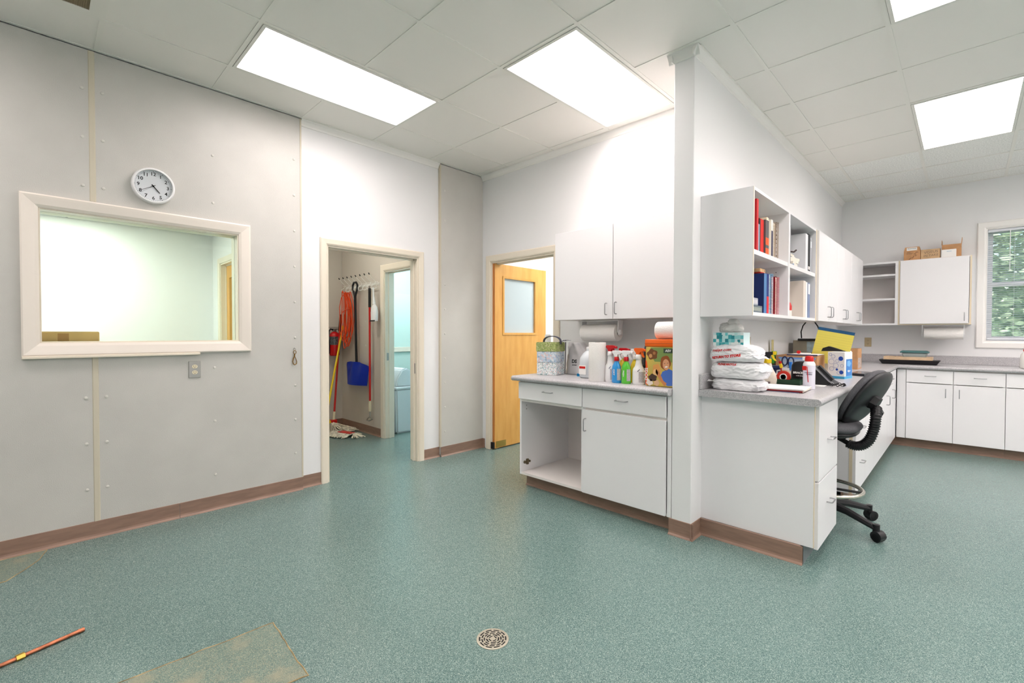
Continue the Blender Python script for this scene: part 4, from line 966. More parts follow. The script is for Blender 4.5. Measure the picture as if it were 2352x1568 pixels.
obj('dark_lining', (lambda b_: (crumple_sheet(b_, (-2.44, 3.03, CZ+.265), (1, .35, 0), .10, .06, 5, .5), b_)[1])(B()), mat('dark mesh lining', (92, 92, 112), .6, noise_amt=.4, nscale=50), tt)
obj('white_slip', bx(-2.575, -2.56, 3.03, 3.09, CZ+.2, CZ+.335), M_PAPER, tt)
# white plastic carrier behind
M_GBAG = mat('grey white carrier bag', (190, 188, 188), .35, noise_amt=.04, nscale=6, bump=.5, bscale=30)
wb = thing('carrier_bag', 'full white plastic carrier bag between the floral tote and the water jug', 'bag', (-2.30, 3.2, CZ))
bm = B(); n1, n2 = 28, 20; g = []
for i in range(n2+1):
    t_ = i/n2; z = .27*t_; row = []
    for k in range(n1):
        a = 2*PI*k/n1; rx = .142*(1-.55*t_**1.6)+.012*noise.noise(Vector((math.cos(a)*2.2, math.sin(a)*2.2, t_*3))); ry = .085*(1-.45*t_**1.6)+.012*noise.noise(Vector((math.cos(a)*3.2, 4+math.sin(a)*3.2, t_*2)))
        crease = .007*math.sin(a*7+t_*6)*t_+.006*noise.noise(Vector((math.cos(a)*5, math.sin(a)*5, t_*9)))
        row.append(bm.verts.new((-2.315-.045*t_**2+(rx+crease)*math.cos(a), 3.19+(ry+crease)*math.sin(a), CZ+z)))
    g.append(row)
for i in range(n2):
    for k in range(n1): bm.faces.new((g[i][k], g[i][(k+1) % n1], g[i+1][(k+1) % n1], g[i+1][k]))
bm.faces.new(g[0][::-1]); bm.faces.new(g[-1])
obj('bag', bm, M_GBAG, wb, smooth='all')
text('DS', .038, (-2.30, 3.078, CZ+.115), (1, .13, 0), (0, .1, 1), M_INK, wb, bold=.0022); text('& MORE', .012, (-2.30, 3.078, CZ+.085), (1, .1, 0), (0, .05, 1), M_INK, wb, bold=.0006)
bt = thing('dustpan', 'bright blue plastic dustpan edge at the foot of the white carrier bag', 'dustpan', (-2.2, 3.08, CZ))
bm = B(); box(bm, -2.235, -2.13, 3.03, 3.11, CZ, CZ+.004, .0015); box(bm, -2.235, -2.13, 3.11, 3.116, CZ, CZ+.03, .0015); box(bm, -2.239, -2.234, 3.03, 3.116, CZ, CZ+.022, .0015); box(bm, -2.131, -2.127, 3.03, 3.116, CZ, CZ+.022, .0015)
obj('pan', bm, mat('sky blue plastic', (40, 150, 200), .35), bt); obj('handle', tube(B(), [(-2.18, 3.116, CZ+.02), (-2.18, 3.17, CZ+.03)], .008, 8), MATS['sky blue plastic'], bt)
# jug
M_JUG = mat('milky jug plastic', (212, 218, 222), .25, sss=.1)
jg = thing('water_jug', 'milky plastic gallon jug with a red printed label behind the paper towel roll', 'jug', (-2.10, 3.0, CZ))
obj('body', lathe(B(), [(.062, 0), (.072, .008), (.074, .05), (.074, .12), (.068, .155), (.045, .19), (.022, .21), (.02, .225)], (-2.10, 3.0, CZ), 24, 'Z', 1, 1), M_JUG, jg, smooth=True)
obj('cap', lathe(B(), [(.021, .222), (.021, .238), (.018, .24)], (-2.10, 3.0, CZ), 16), M_WPLAS, jg)
obj('handle', tube(B(), [(-2.10, 3.06, CZ+.19), (-2.10, 3.095, CZ+.18), (-2.10, 3.10, CZ+.14), (-2.10, 3.07, CZ+.11)], .009, 8), M_JUG, jg, smooth=True)
obj('label', bx(-2.14, -2.075, 2.9235, 2.925, CZ+.03, CZ+.10, 0), M_PAPER, jg); obj('red_mark', bx(-2.135, -2.08, 2.922, 2.9233, CZ+.075, CZ+.092), M_RED, jg)
# paper towel roll standing
M_TOWEL = mat('quilted paper towel', (244, 241, 237), .9, bump=1, bscale=140)
def roll(lab, c, axis, r, L, m=M_TOWEL, name='paper_towel_roll', par=None):
    t = par or thing(name, lab, 'paper towel', c)
    prof = [(r*.28, 0), (r*.97, 0), (r, .004), (r, L-.004), (r*.97, L), (r*.28, L)]
    obj('roll', lathe(B(), prof, c, 40, axis), m, t, smooth=True)
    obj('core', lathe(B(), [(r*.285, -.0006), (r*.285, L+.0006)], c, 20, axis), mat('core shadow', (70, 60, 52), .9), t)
    return t
roll('upright paper towel roll on the counter left of the spray bottles', (-1.918, 2.845, CZ), 'Z', .062, .28)
# spray bottles
def spray(lab, c, body, trig, top, h=.28, r=.04, sy=.62, neck=.5, label_m=None, rz=0, grooves=False, cap=None, style=0, print_=None):
    t = thing('spray_bottle', lab, 'bottle', c, None, rz); hb_ = h*.80
    if style == 0: prof = [(r*.92, 0), (r, .006), (r*1.02, h*.12), (r*.98, h*.32), (r*.9, h*.40), (r*.62, h*.47), (r*.5, h*.55), (r*.44, h*.62), (r*.40, h*.66)]
    else: prof = [(r*.9, 0), (r, .006), (r*1.0, h*.20), (r*.98, h*.36), (r*.88, h*.46), (r*.6, h*.54), (r*.42, h*.58), (r*.42, h*.60)]
    obj('body', lathe(B(), prof, (0, 0, 0), 28, 'Z', 1, sy), body, t, smooth=True, local=True)
    ht = h*.66 if style == 0 else h*.60
    if label_m: obj('label', lathe(B(), [(r*1.015, h*.08), (r*1.035, h*.12), (r*1.0, h*.32)], (0, 0, 0), 28, 'Z', 1, sy), label_m, t, smooth=True, local=True)
    obj('collar', lathe(B(), [(r*.46, ht), (r*.48, ht+.004), (r*.46, ht+.024), (r*.36, ht+.03)], (0, 0, 0), 16), cap or trig, t, smooth=True, local=True)
    bm = B(); z = ht+.028
    prism(bm, [(-.034, z+.03), (-.03, z+.045), (.03, z+.045), (.045, z+.038), (.045, z+.024), (.012, z+.02), (.010, z-.004), (-.012, z-.004), (-.016, z+.018)], 'Y', -.011, .011)
    bmesh.ops.bevel(bm, geom=bm.edges[:], offset=.003, segments=2, affect='EDGES')
    obj('spray_head', bm, top, t, smooth=True, local=True)
    bm = B(); prism(bm, [(.018, z+.02), (.03, z+.02), (.034, z+.004), (.044, z-.016), (.038, z-.018), (.024, z)], 'Y', -.007, .007); obj('trigger', bm, trig, t, local=True)
    obj('nozzle', lathe(B(), [(.009, .045), (.009, .054)], (0, 0, z+.031), 10, 'X'), trig, t, local=True)
    return t
def lathe_sector(prof, a0_, a1_, sy, n=8):
    bm = B(); rings = [[bm.verts.new((r*math.cos(a0_+(a1_-a0_)*k/n), r*sy*math.sin(a0_+(a1_-a0_)*k/n), h)) for k in range(n+1)] for r, h in prof]
    for a, b in zip(rings, rings[1:]):
        for k in range(n): bm.faces.new((a[k], a[k+1], b[k+1], b[k]))
    return bm
M_WB = mat('white bottle plastic', (242, 240, 240), .3)
M_DKRED = mat('dark red trigger', (196, 20, 30), .3); M_ORT = mat('orange trigger', (244, 104, 28), .35)
M_CYL = mat('blue cleaner liquid', (34, 150, 224), .12, coat=.5); M_GRL = mat('green cleaner liquid', (90, 200, 52), .12, coat=.5); M_YLL = mat('yellow cleaner liquid', (236, 206, 42), .15, coat=.5)
M_GLB = mat('grey back label', (190, 184, 186), .5, noise_amt=.12, nscale=140, stretch=(1, 1, 3))
RZ = -.05
def back_label(t, h, r):
    obj('back_label', lathe_sector([(r*1.03, h*.06), (r*1.045, h*.14), (r*1.02, h*.33)], -1.2, -.2, .62), M_GLB, t, local=True, smooth=True)
    obj('navy_mark', prism(B(), [(r*.12, h*.34), (r*.5, h*.4), (r*.56, h*.39), (r*.2, h*.33)], 'Y', -.027, -.0262), mat('navy print', (30, 36, 70), .4), t, local=True)
t = spray('white spray bottle with a red trigger, left of the blue bottle', (-1.818, 2.86, CZ), M_WB, M_DKRED, M_DKRED, .285, .043, rz=RZ, cap=M_WB); back_label(t, .285, .043)
t = spray('spray bottle filled with bright blue cleaner and a white head', (-1.748, 2.83, CZ), M_CYL, M_WB, M_WB, .255, .036, .65, style=1, rz=RZ, cap=M_DKRED); text('OXY', .02, (.0-.006, -.0245, .075), (0, 0, -1), (1, 0, 0), M_PAPER, t, local=True, bold=.0004); obj('back_label', lathe_sector([(.0368, .02), (.0375, .05), (.0368, .1)], -1.05, -.15, .65), M_GLB, t, local=True, smooth=True)
t = spray('spray bottle filled with bright green cleaner and a white head', (-1.672, 2.83, CZ), M_GRL, M_WB, M_WB, .258, .036, .65, style=1, rz=RZ, cap=M_DKRED); text('FRESH', .016, (-.006, -.0245, .07), (0, 0, -1), (1, 0, 0), M_PAPER, t, local=True, bold=.0003); obj('back_label', lathe_sector([(.0368, .02), (.0375, .05), (.0368, .1)], -1.05, -.15, .65), M_GLB, t, local=True, smooth=True)
t = spray('white spray bottle with an orange trigger, right of the green bottle', (-1.588, 2.85, CZ), M_WB, M_ORT, M_ORT, .262, .046, rz=RZ, cap=M_WB); back_label(t, .262, .046)
spray('spray bottle with yellow liquid behind the blue one, red topped head', (-1.755, 2.93, CZ), M_YLL, M_DKRED, M_DKRED, .28, .036, .65, style=1, rz=RZ, cap=M_WB)
spray('spray bottle with yellow liquid behind the green one, white head', (-1.66, 2.93, CZ), M_YLL, M_WB, M_WB, .272, .036, .65, style=1, rz=RZ, cap=M_WB)
M_BLKBAG = mat('glossy black bag', (34, 34, 38), .25, bump=.5, bscale=40)
blob('crumpled black plastic bag behind the orange trigger bottle', 'plastic_bag', 'bag', (-1.575, 3.06, CZ), (.095, .07, .165), 3, M_BLKBAG, .14, 2.3)
t = thing('paper_packet', 'small white paper packet standing beside the orange lidded tin', 'packet', (-1.505, 2.97, CZ)); obj('packet', prism(B(), [(-1.565, 2.90), (-1.53, 2.88), (-1.525, 2.94), (-1.555, 2.955)], 'Z', CZ, CZ+.10), mat('printed packet', (226, 224, 224), .5, noise_amt=.08, nscale=120), t)
t = thing('notice_card', 'olive card leaning on the wall behind the black bag', 'card', (-1.68, 3.405, 1.03)); obj('card', bx(-1.74, -1.64, 3.385, 3.391, CZ, 1.205), mat('olive card', (150, 148, 118), .7), t); obj('print_strip', bx(-1.72, -1.66, 3.384, 3.385, 1.09, 1.16), mat('olive print', (110, 116, 84), .7), t)
# dog treat tin
tn = thing('treat_tin', 'square tin with an orange lid and a printed photo of a woman hugging a dog', 'tin', (-1.415, 2.9, CZ))
M_TINB = mat('tin yellow print', (222, 188, 76), .35, c2=(196, 178, 96), nscale=9)
TX0, TX1, TY0, TY1 = -1.513, -1.318, 2.80, 2.99; TH = .262
obj('body', bx(TX0, TX1, TY0, TY1, CZ, CZ+TH, .012, 3), M_TINB, tn, smooth=True)
M_ORL = mat('orange lid', (248, 108, 24), .35)
obj('lid', bx(TX0-.003, TX1+.003, TY0-.003, TY1+.003, CZ+TH-.002, CZ+TH+.045, .006, 2), M_ORL, tn, smooth=True)
obj('lid_seam', bx(TX0-.0036, TX1+.0036, TY0-.0036, TY1+.0036, CZ+TH+.018, CZ+TH+.021, .001), mat('lid shadow line', (170, 64, 14), .5), tn)
def flat(name, pts, c, k=0, rough=.4, cu=None):
    y = TY0-.0004-.0003*k; o_ = obj(name, prism(B(), [(TX0+x*(TX1-TX0), CZ+z*TH) for x, z in pts], 'Y', y-.0002, y+.0003), mat('print %d %d %d' % c, c, rough), tn); return o_
def ell(cx, cz, a, b, n=20, w=0, rot=0):
    out = []
    for q in range(n):
        t_ = 2*PI*q/n; k = 1+w*math.sin(t_*5+cx*20); x, z = a*k*math.cos(t_), b*k*math.sin(t_)
        out.append((cx+x*math.cos(rot)-z*math.sin(rot), cz+x*math.sin(rot)+z*math.cos(rot)))
    return out
flat('orange_edge', [(.02, .05), (.09, .03), (.1, .45), (.06, .62), (.02, .66)], (240, 92, 34))
flat('green_field', [(.35, .62), (.96, .62), (.96, .97), (.2, .97), (.2, .8)], (126, 150, 84))
flat('treat_picture', ell(.26, .80, .19, .13, w=.12), (124, 76, 44), 1); flat('treat_picture', ell(.2, .76, .06, .05, w=.1), (206, 150, 96), 2); flat('treat_picture', ell(.33, .83, .05, .04, w=.1), (176, 116, 70), 2)
flat('name_panel', [(.66, .84), (.97, .84), (.97, .95), (.66, .95)], (60, 76, 60), 2)
text('ASV', .022, (TX0+.82*(TX1-TX0), TY0-.0018, CZ+.895*TH), (1, 0, 0), (0, 0, 1), M_PAPER, tn, bold=.0006)
flat('blue_sweater', [(.97, .05), (.97, .42), (.85, .46), (.62, .38), (.55, .26), (.66, .12), (.8, .04)], (76, 116, 196), 1)
flat('forearm', [(.40, .44), (.5, .40), (.66, .16), (.78, .1), (.70, .03), (.56, .14), (.38, .36)], (206, 134, 86), 2)
flat('hair', ell(.73, .60, .18, .18, w=.05), (150, 84, 40), 2); flat('face', ell(.75, .56, .115, .135, rot=.15), (226, 164, 122), 3)
flat('smile', ell(.76, .505, .05, .018, rot=.15), (250, 246, 240), 4); flat('closed_eye', ell(.70, .585, .025, .006, rot=.1), (90, 54, 40), 4); flat('closed_eye', ell(.81, .60, .022, .006, rot=.2), (90, 54, 40), 4)
flat('golden_dog', ell(.42, .42, .15, .15, w=.1), (226, 160, 88), 1); flat('golden_dog', ell(.38, .34, .09, .1, w=.08), (236, 190, 130), 2)
flat('dark_puppy', ell(.28, .22, .15, .09, w=.12), (72, 52, 42), 3); flat('white_puppy', ell(.17, .1, .12, .08, w=.12), (232, 220, 206), 3); flat('white_puppy', ell(.42, .1, .1, .08, w=.1), (216, 176, 136), 3)
text('DOGS', .03, (TX0+.055*(TX1-TX0), TY0-.0018, CZ+.3*TH), (0, 0, 1), (-1, 0, 0), M_PAPER, tn, bold=.0006)
roll('white paper towel roll lying on top of the orange lidded tin', (-1.47, 2.895, CZ+TH+.0455+.058), 'X', .058, .155)
# paper towel holder below the wall cabinet
ph = thing('paper_towel_holder', 'white bracket with paper towel roll under the two-door wall cabinet', 'paper towel holder', (-2.06, 3.22, 1.21))
obj('arm_plate', bx(-2.33, -1.97, 3.20, 3.27, 1.354, 1.364, .003), M_WPLAS, ph)
for x in (-2.315, -1.965): obj('arm', prism(B(), [(3.20, 1.36), (3.27, 1.36), (3.25, 1.27), (3.235, 1.24), (3.21, 1.24), (3.195, 1.27)], 'X', x-.004, x+.004), M_WPLAS, ph)
obj('end_knob', lathe(B(), [(.026, 0), (.026, .004), (.018, .014), (.0, .016)], (-1.961, 3.222, 1.262), 16, 'X'), M_WPLAS, ph, smooth=True)
roll(None, (-2.305, 3.222, 1.262), 'X', .068, .33, par=ph)

# ================================================================= DESK COUNTER
# plastic bag pile
def packbag(lab, c, sz, seed, txt):
    t = blob(lab, 'plastic_bag', 'bag', c, sz, seed, M_BAG, .095, 3.4, 6, (1, .6, 1.6), True, 11, 'pile of packed plastic bags')
    return t
b1 = packbag('crumpled clear-white plastic bag at the bottom of the pile by the wall end', (-.992, 3.02, CZ), (.148, .10, .042), 2, None)
b2 = packbag('white plastic bag with blue showing, in the middle of the pile by the wall end', (-.99, 3.02, CZ+.073), (.164, .10, .059), 5, None)
b3 = packbag('white bag with red lettering on top of the pile, below the tissue box', (-1.01, 3.02, CZ+.174), (.145, .10, .060), 9, None)
from mathutils.bvhtree import BVHTree
def bag_text(s, size, x, y, z, par, rot=0, bold=.0005):
    """lettering printed on the bag: every vertex dropped on to the crumpled front surface"""
    film = [c for c in par.children if c.name.startswith('bag')][0]; bmf = B(); bmf.from_mesh(film.data); bmesh.ops.translate(bmf, verts=bmf.verts[:], vec=par.location); tree_ = BVHTree.FromBMesh(bmf)
    o_ = text(s, size, (x, y, z), (math.cos(rot), 0, math.sin(rot)), (0, 0, 1), M_RED, par, bold=bold, depth=0); bt = B(); bt.from_mesh(o_.data)
    bmesh.ops.triangulate(bt, faces=bt.faces[:]); bmesh.ops.subdivide_edges(bt, edges=bt.edges[:], cuts=1)
    for v in bt.verts:
        p = v.co+par.location; h = tree_.ray_cast(Vector((p.x, p.y-.3, p.z)), Vector((0, 1, 0)))
        if h[0] is not None: v.co = Vector((p.x, h[0].y-.0016, p.z))-par.location
    bt.to_mesh(o_.data); bt.free(); bmf.free()
bag_text('meijer.com', .026, -1.07, 2.9, CZ+.245, b3, .08, .0006); bag_text('RETURN TO STORE', .020, -1.045, 2.9, CZ+.205, b3, .13, .0013); bag_text('PLEASE RECYCLE', .015, -1.04, 2.9, CZ+.158, b2, .03, .0009)
for par, p0, d, L, wd, sd, up in ((b3, (-.92, 2.98, CZ+.235), (1, -.15, -.3), .085, .06, 4, -.3), (b2, (-.865, 2.96, CZ+.13), (1, -.1, 0), .05, .07, 6, -.2), (b1, (-.875, 2.95, CZ+.04), (1, -.3, 0), .05, .06, 8, .1), (b1, (-1.1, 2.93, CZ+.05), (-1, -.3, 0), .05, .05, 9, .2)):
    bm = B(); crumple_sheet(bm, p0, d, L, wd, sd, up); obj('loose_end', bm, M_BAG, par, smooth='all')
tbx = thing('tissue_box', 'teal and white patterned tissue box on top of the bag pile', 'tissue box', (-1.02, 3.02, CZ+.285))
BX_ = (-1.135, -.955, 2.96, 3.075); z0_ = CZ+.270
obj('carton', bx(*BX_, z0_, z0_+.082, .002), mat('tissue carton', (214, 236, 236), .5), tbx)
rr_ = random.Random(21); TEAL = [(60, 168, 176), (110, 200, 204), (150, 216, 216), (40, 140, 150), (236, 244, 242), (186, 226, 224)]
NX, NZ = 10, 4
for i in range(NX):
    for j in range(NZ):
        if rr_.random() < .8:
            w_ = (BX_[1]-BX_[0])/NX; h_ = .082/NZ; k = rr_.random()*.4+.9; x = BX_[0]+i*w_; z = z0_+j*h_
            obj('print_square', bx(x+.001, min(x+w_*k, BX_[1]-.001), BX_[2]-.0004-.0001*((i+j) % 3), BX_[2]+.0002, z+.001, min(z+h_*k, z0_+.081)), mat('teal %d %d %d' % (TEAL[(i*7+j*3+int(rr_.random()*3)) % 6]), TEAL[(i*7+j*3+int(rr_.random()*3)) % 6], .5) if False else mat('teal tone %d' % ((i*5+j*3+int(k*9)) % 6), TEAL[(i*5+j*3+int(k*9)) % 6], .5), tbx)
obj('opening_film', bx(-1.09, -1.0, 2.99, 3.045, z0_+.082, z0_+.0826), M_BAG, tbx)
kb = blob('small knotted grey-white plastic bag on top of the teal tissue box', 'plastic_bag', 'bag', (-1.045, 3.015, z0_+.0828), (.07, .045, .036), 14, mat('grey tinted bag', (224, 220, 216), .3, bump=.6, bscale=40), .2, 2.2, fr=24)
blob(None, '', '', (-1.03, 3.015, z0_+.115), (.034, .03, .03), 17, MATS['grey tinted bag'], .25, 2.2, 4, fr=30, parent=kb, part='knot')
# spray cleaner with black and yellow trigger
sc_ = thing('spray_bottle', 'cream spray bottle with black and yellow trigger head beside the bag pile', 'bottle', (-.955, 3.44, CZ), None, .1)
M_CRM = mat('cream bottle', (222, 212, 196), .3, noise_amt=.03, nscale=30)
obj('body', lathe(B(), [(.045, 0), (.052, .008), (.056, .04), (.05, .075), (.034, .105), (.026, .125), (.024, .14), (.02, .15)], (0, 0, 0), 28, 'Z', 1, .62), M_CRM, sc_, smooth=True, local=True)
obj('collar', lathe(B(), [(.022, .148), (.024, .152), (.023, .172), (.018, .176)], (0, 0, 0), 16), M_YEL, sc_, smooth=True, local=True)
bm = B(); prism(bm, [(-.05, .19), (-.04, .212), (-.015, .222), (.03, .224), (.03, .205), (.012, .2), (.012, .174), (-.012, .174), (-.018, .192)], 'Y', -.013, .013); bmesh.ops.bevel(bm, geom=bm.edges[:], offset=.003, segments=2, affect='EDGES')
obj('spray_head', bm, M_BLACK, sc_, smooth=True, local=True); obj('nozzle', bx(.0305, .05, -.01, .01, .204, .226, .003), M_YEL, sc_, local=True)
obj('trigger', prism(B(), [(.02, .203), (.034, .203), (.04, .18), (.052, .166), (.044, .162), (.03, .178)], 'Y', -.007, .007), M_YEL, sc_, local=True)
obj('lot_print', bx(-.02, .022, -.0362, -.0352, .012, .026), mat('dark print', (110, 96, 96), .5, noise_amt=.4, nscale=300), sc_, local=True)
# papers
zz = CZ; pw = [(-.94, -.70, 3.10, 3.32)]
for k, (lab, c, th, x0_, x1_) in enumerate((('blue-edged pamphlet at the bottom of the papers near the desk edge', (58, 84, 124), .003, -.88, -.67), ('dark red catalogue under the white papers near the desk edge', (138, 34, 34), .009, -.92, -.69), ('white papers stacked on the red catalogue near the desk edge', (240, 240, 236), .007, -.915, -.675), ('single loose white sheet on top of the papers near the desk edge', (248, 248, 246), .0012, -.90, -.665))):
    t = thing('paper_stack', lab, 'papers', (-.79, 3.2, zz), 'papers by the desk edge', [-.06, .03, .08, .02][k]); w2 = (x1_-x0_)/2
    obj('sheet', bx(-w2, w2, -.12, .12, 0, th, .0004), colm(c), t, local=True)
    if k in (1, 2): obj('page_block', bx(-w2+.001, w2+.0008, -.1195, .1205, .0012, th-.0012), M_PAGES, t, local=True)
    zz += th+.0003
# green tray with red tape roll
gt = thing('desk_tray', 'dark green plastic desk tray in front of the mug', 'tray', (-.86, 3.60, CZ))
M_DG = mat('dark green plastic', (28, 62, 42), .4)
bm = B(); box(bm, -.945, -.79, 3.55, 3.66, CZ, CZ+.004); box(bm, -.945, -.79, 3.55, 3.555, CZ, CZ+.034, .001); box(bm, -.945, -.79, 3.655, 3.66, CZ, CZ+.034, .001); box(bm, -.945, -.94, 3.555, 3.655, CZ, CZ+.034, .001); box(bm, -.795, -.79, 3.555, 3.655, CZ, CZ+.034, .001)
obj('tray', bm, M_DG, gt)
tr = thing('tape_roll', 'red and white roll of tape standing in the green desk tray', 'tape', (-.90, 3.60, CZ+.0045))
bm = lathe(B(), [(.022, -.010), (.042, -.010), (.042, .010), (.022, .010), (.022, -.010)], (-.90, 3.605, CZ+.0045+.0425), 28, 'Y'); obj('tape', bm, mat('red tape', (206, 44, 30), .35), tr, smooth=True)
bm = lathe(B(), [(.017, -.0115), (.0235, -.0115), (.0235, .0115), (.017, .0115), (.017, -.0115)], (-.90, 3.605, CZ+.0045+.0425), 24, 'Y'); obj('core', bm, M_PAPER, tr, smooth=True)
# mug with pens and scissors
mg = thing('pen_mug', 'white mug with a yellow patch holding scissors and pens', 'mug', (-.94, 3.86, CZ))
obj('body', lathe(B(), [(.038, 0), (.041, .004), (.041, .095), (.037, .095), (.037, .01), (.0, .008)], (-.94, 3.86, CZ), 28), M_WPLAS, mg, smooth=True)
obj('handle', tube(B(), [(-.98, 3.86, CZ+.075), (-1.005, 3.855, CZ+.07), (-1.01, 3.855, CZ+.045), (-.98, 3.86, CZ+.025)], .006, 8), M_WPLAS, mg, smooth=True)
obj('yellow_patch', lathe(B(), [(.0415, .02), (.0415, .08)], (-.94, 3.86, CZ), 28), mat('mustard print', (200, 178, 104), .5, c2=(236, 232, 222), nscale=22), mg)
def stick(name, lab, cat, p0, p1, r, m, parts=()):
    t = thing(name, lab, cat, p0); obj('barrel', tube(B(), [p0, p1], r, 8), m, t, smooth=True)
    for nm, a, b, rr, mm in parts:
        A, Bq = Vector(p0).lerp(Vector(p1), a), Vector(p0).lerp(Vector(p1), b); obj(nm, tube(B(), [A, Bq], rr, 8), mm, t, smooth=True)
mz = CZ+.012
M_NAVY = mat('navy handle', (26, 36, 74), .4); M_LBL = mat('light blue plastic', (52, 128, 214), .35)
sci = thing('scissors', 'navy handled scissors standing in the white mug', 'scissors', (-.94, 3.86, mz))
obj('blade', tube(B(), [(-.945, 3.86, mz), (-.935, 3.86, mz+.1)], .004, 4), M_STEEL, sci)
obj('grip', tube(B(), [(-.955+.018*math.cos(a), 3.85, mz+.132+.032*math.sin(a)) for a in [2*PI*k/14 for k in range(14)]], .005, 6, closed=True), M_NAVY, sci, smooth=True)
obj('grip', tube(B(), [(-.915+.018*math.cos(a), 3.85, mz+.128+.034*math.sin(a)) for a in [2*PI*k/14 for k in range(14)]], .005, 6, closed=True), M_NAVY, sci, smooth=True)
stick('highlighter', 'bright blue marker standing at the right of the white mug', 'marker', (-.925, 3.84, mz), (-.912, 3.83, mz+.125), .009, M_LBL, [('cap', .75, 1.02, .0105, M_LBL)])
stick('box_cutter', 'red and yellow box cutter standing at the left of the white mug', 'box cutter', (-.955, 3.84, mz), (-.985, 3.84, mz+.13), .010, M_RED, [('yellow_slide', .62, .86, .0112, M_YEL)])
stick('pen', 'black pen standing between the scissors handles', 'pen', (-.945, 3.88, mz), (-.94, 3.9, mz+.145), .0045, M_BLACK, [('clip', .8, .98, .0052, M_STEEL)])
nb = thing('index_box', 'navy blue index card box left of the mug', 'box', (-1.07, 3.97, CZ)); obj('body', bx(-1.12, -1.0, 3.93, 4.03, CZ, CZ+.078, .003), mat('navy card', (34, 44, 82), .4), nb); obj('lid', bx(-1.122, -.998, 3.928, 4.032, CZ+.078, CZ+.1, .003), mat('navy lid', (42, 54, 98), .4), nb)
# green clipped stick by the wall
gs = thing('ruler', 'wooden ruler with a green clip standing against the wall', 'ruler', (-1.14, 4.28, CZ))
obj('body', bx(-1.158, -1.153, 4.262, 4.312, CZ, 1.205, .001), mat('pale ruler wood', (206, 192, 136), .5, noise_amt=.05, nscale=40), gs); obj('clip', bx(-1.153, -1.13, 4.25, 4.325, CZ+.1, CZ+.2, .004), mat('green clip', (70, 176, 50), .35), gs)
# black bag of bracelets
bb_ = blob('black printed pouch standing behind the air duster can', 'pouch', 'pouch', (-.825, 3.72, CZ), (.055, .04, .088), 31, mat('matte black pouch', (28, 27, 30), .35, bump=.4, bscale=50), .06, 3.6)
text('BRACELET', .019, (-.815, 3.676, CZ+.075), (1, 0, 0), (0, 0, 1), M_PAPER, bb_, bold=.0006, depth=.004); text('wrist strap', .01, (-.82, 3.677, CZ+.055), (1, 0, 0), (0, 0, 1), M_PAPER, bb_, depth=.004)
# air duster can
dcn = thing('air_duster', 'white air duster can with a red cap and red straw near the desk edge', 'spray can', (-.70, 3.37, CZ))
dx_, dy_ = -.70, 3.37
obj('can', lathe(B(), [(.030, 0), (.033, .003), (.033, .15), (.03, .162), (.022, .172), (.018, .176)], (dx_, dy_, CZ), 28), mat('duster can', (226, 224, 236), .3), dcn, smooth=True)
obj('shoulder', lathe(B(), [(.0335, .148), (.0335, .153), (.030, .164), (.023, .174)], (dx_, dy_, CZ), 28), M_WPLAS, dcn, smooth=True)
obj('cap', lathe(B(), [(.024, .172), (.025, .178), (.024, .195), (.018, .206), (.0, .208)], (dx_, dy_, CZ), 20), M_RED, dcn, smooth=True)
obj('cap_nozzle', bx(dx_-.036, dx_-.018, dy_-.01, dy_+.01, CZ+.178, CZ+.2, .003), M_WPLAS, dcn)
obj('straw', tube(B(), [(dx_-.004, dy_-.036, CZ+.14), (dx_+.003, dy_-.036, CZ+.045)], .0022, 6), M_RED, dcn); obj('red_panel', lathe(B(), [(.0334, .118), (.0334, .146)], (dx_, dy_, CZ), 28), mat('red print band', (226, 224, 236), .3), dcn)
obj('logo_square', bx(dx_-.03, dx_-.008, dy_-.0345, dy_-.0325, CZ+.118, CZ+.144), M_RED, dcn)
text('CLEANING', .0088, (dx_+.003, dy_-.0338, CZ+.104), (1, 0, 0), (0, 0, 1), mat('slate print', (60, 66, 100), .5), dcn, depth=.001); text('DUSTER', .0088, (dx_+.008, dy_-.0338, CZ+.093), (1, 0, 0), (0, 0, 1), MATS['slate print'], dcn, depth=.001); text('10', .014, (dx_-.014, dy_-.0338, CZ+.016), (1, 0, 0), (0, 0, 1), MATS['slate print'], dcn, depth=.001)
# desk telephone with silver edge
tp = thing('desk_phone', 'black and silver sloping desk telephone between the duster can and the tissue tower', 'telephone', (-.70, 3.74, CZ))
pts = [(-.78, CZ), (-.625, CZ), (-.625, CZ+.012), (-.65, CZ+.026), (-.735, CZ+.118), (-.75, CZ+.122), (-.78, CZ+.1)]
obj('base', prism(B(), pts, 'Y', 3.68, 3.86), M_BLACK, tp)
obj('silver_edge', prism(B(), [(-.628, CZ+.012), (-.653, CZ+.028), (-.737, CZ+.119), (-.732, CZ+.125), (-.647, CZ+.034), (-.622, CZ+.017)], 'Y', 3.67, 3.69), M_METAL, tp)
obj('handset', prism(B(), [(-.64, CZ+.028), (-.72, CZ+.115), (-.71, CZ+.131), (-.63, CZ+.043)], 'Y', 3.70, 3.75), M_BLACK, tp)
for i in range(3):
    for j in range(4): obj('key', bx(-.668-.015*j, -.66-.015*j, 3.77+.022*i, 3.784+.022*i, CZ+.042+.0162*j, CZ+.048+.0162*j), M_STEEL, tp)
obj('paper_tab', bx(-.77, -.66, 3.58, 3.67, CZ, CZ+.002), M_PAPER, tp)
cd = thing('phone_cord', 'coiled black telephone cord lying on the desk beside the phone', 'cord', (-.58, 3.62, CZ))
pts = []
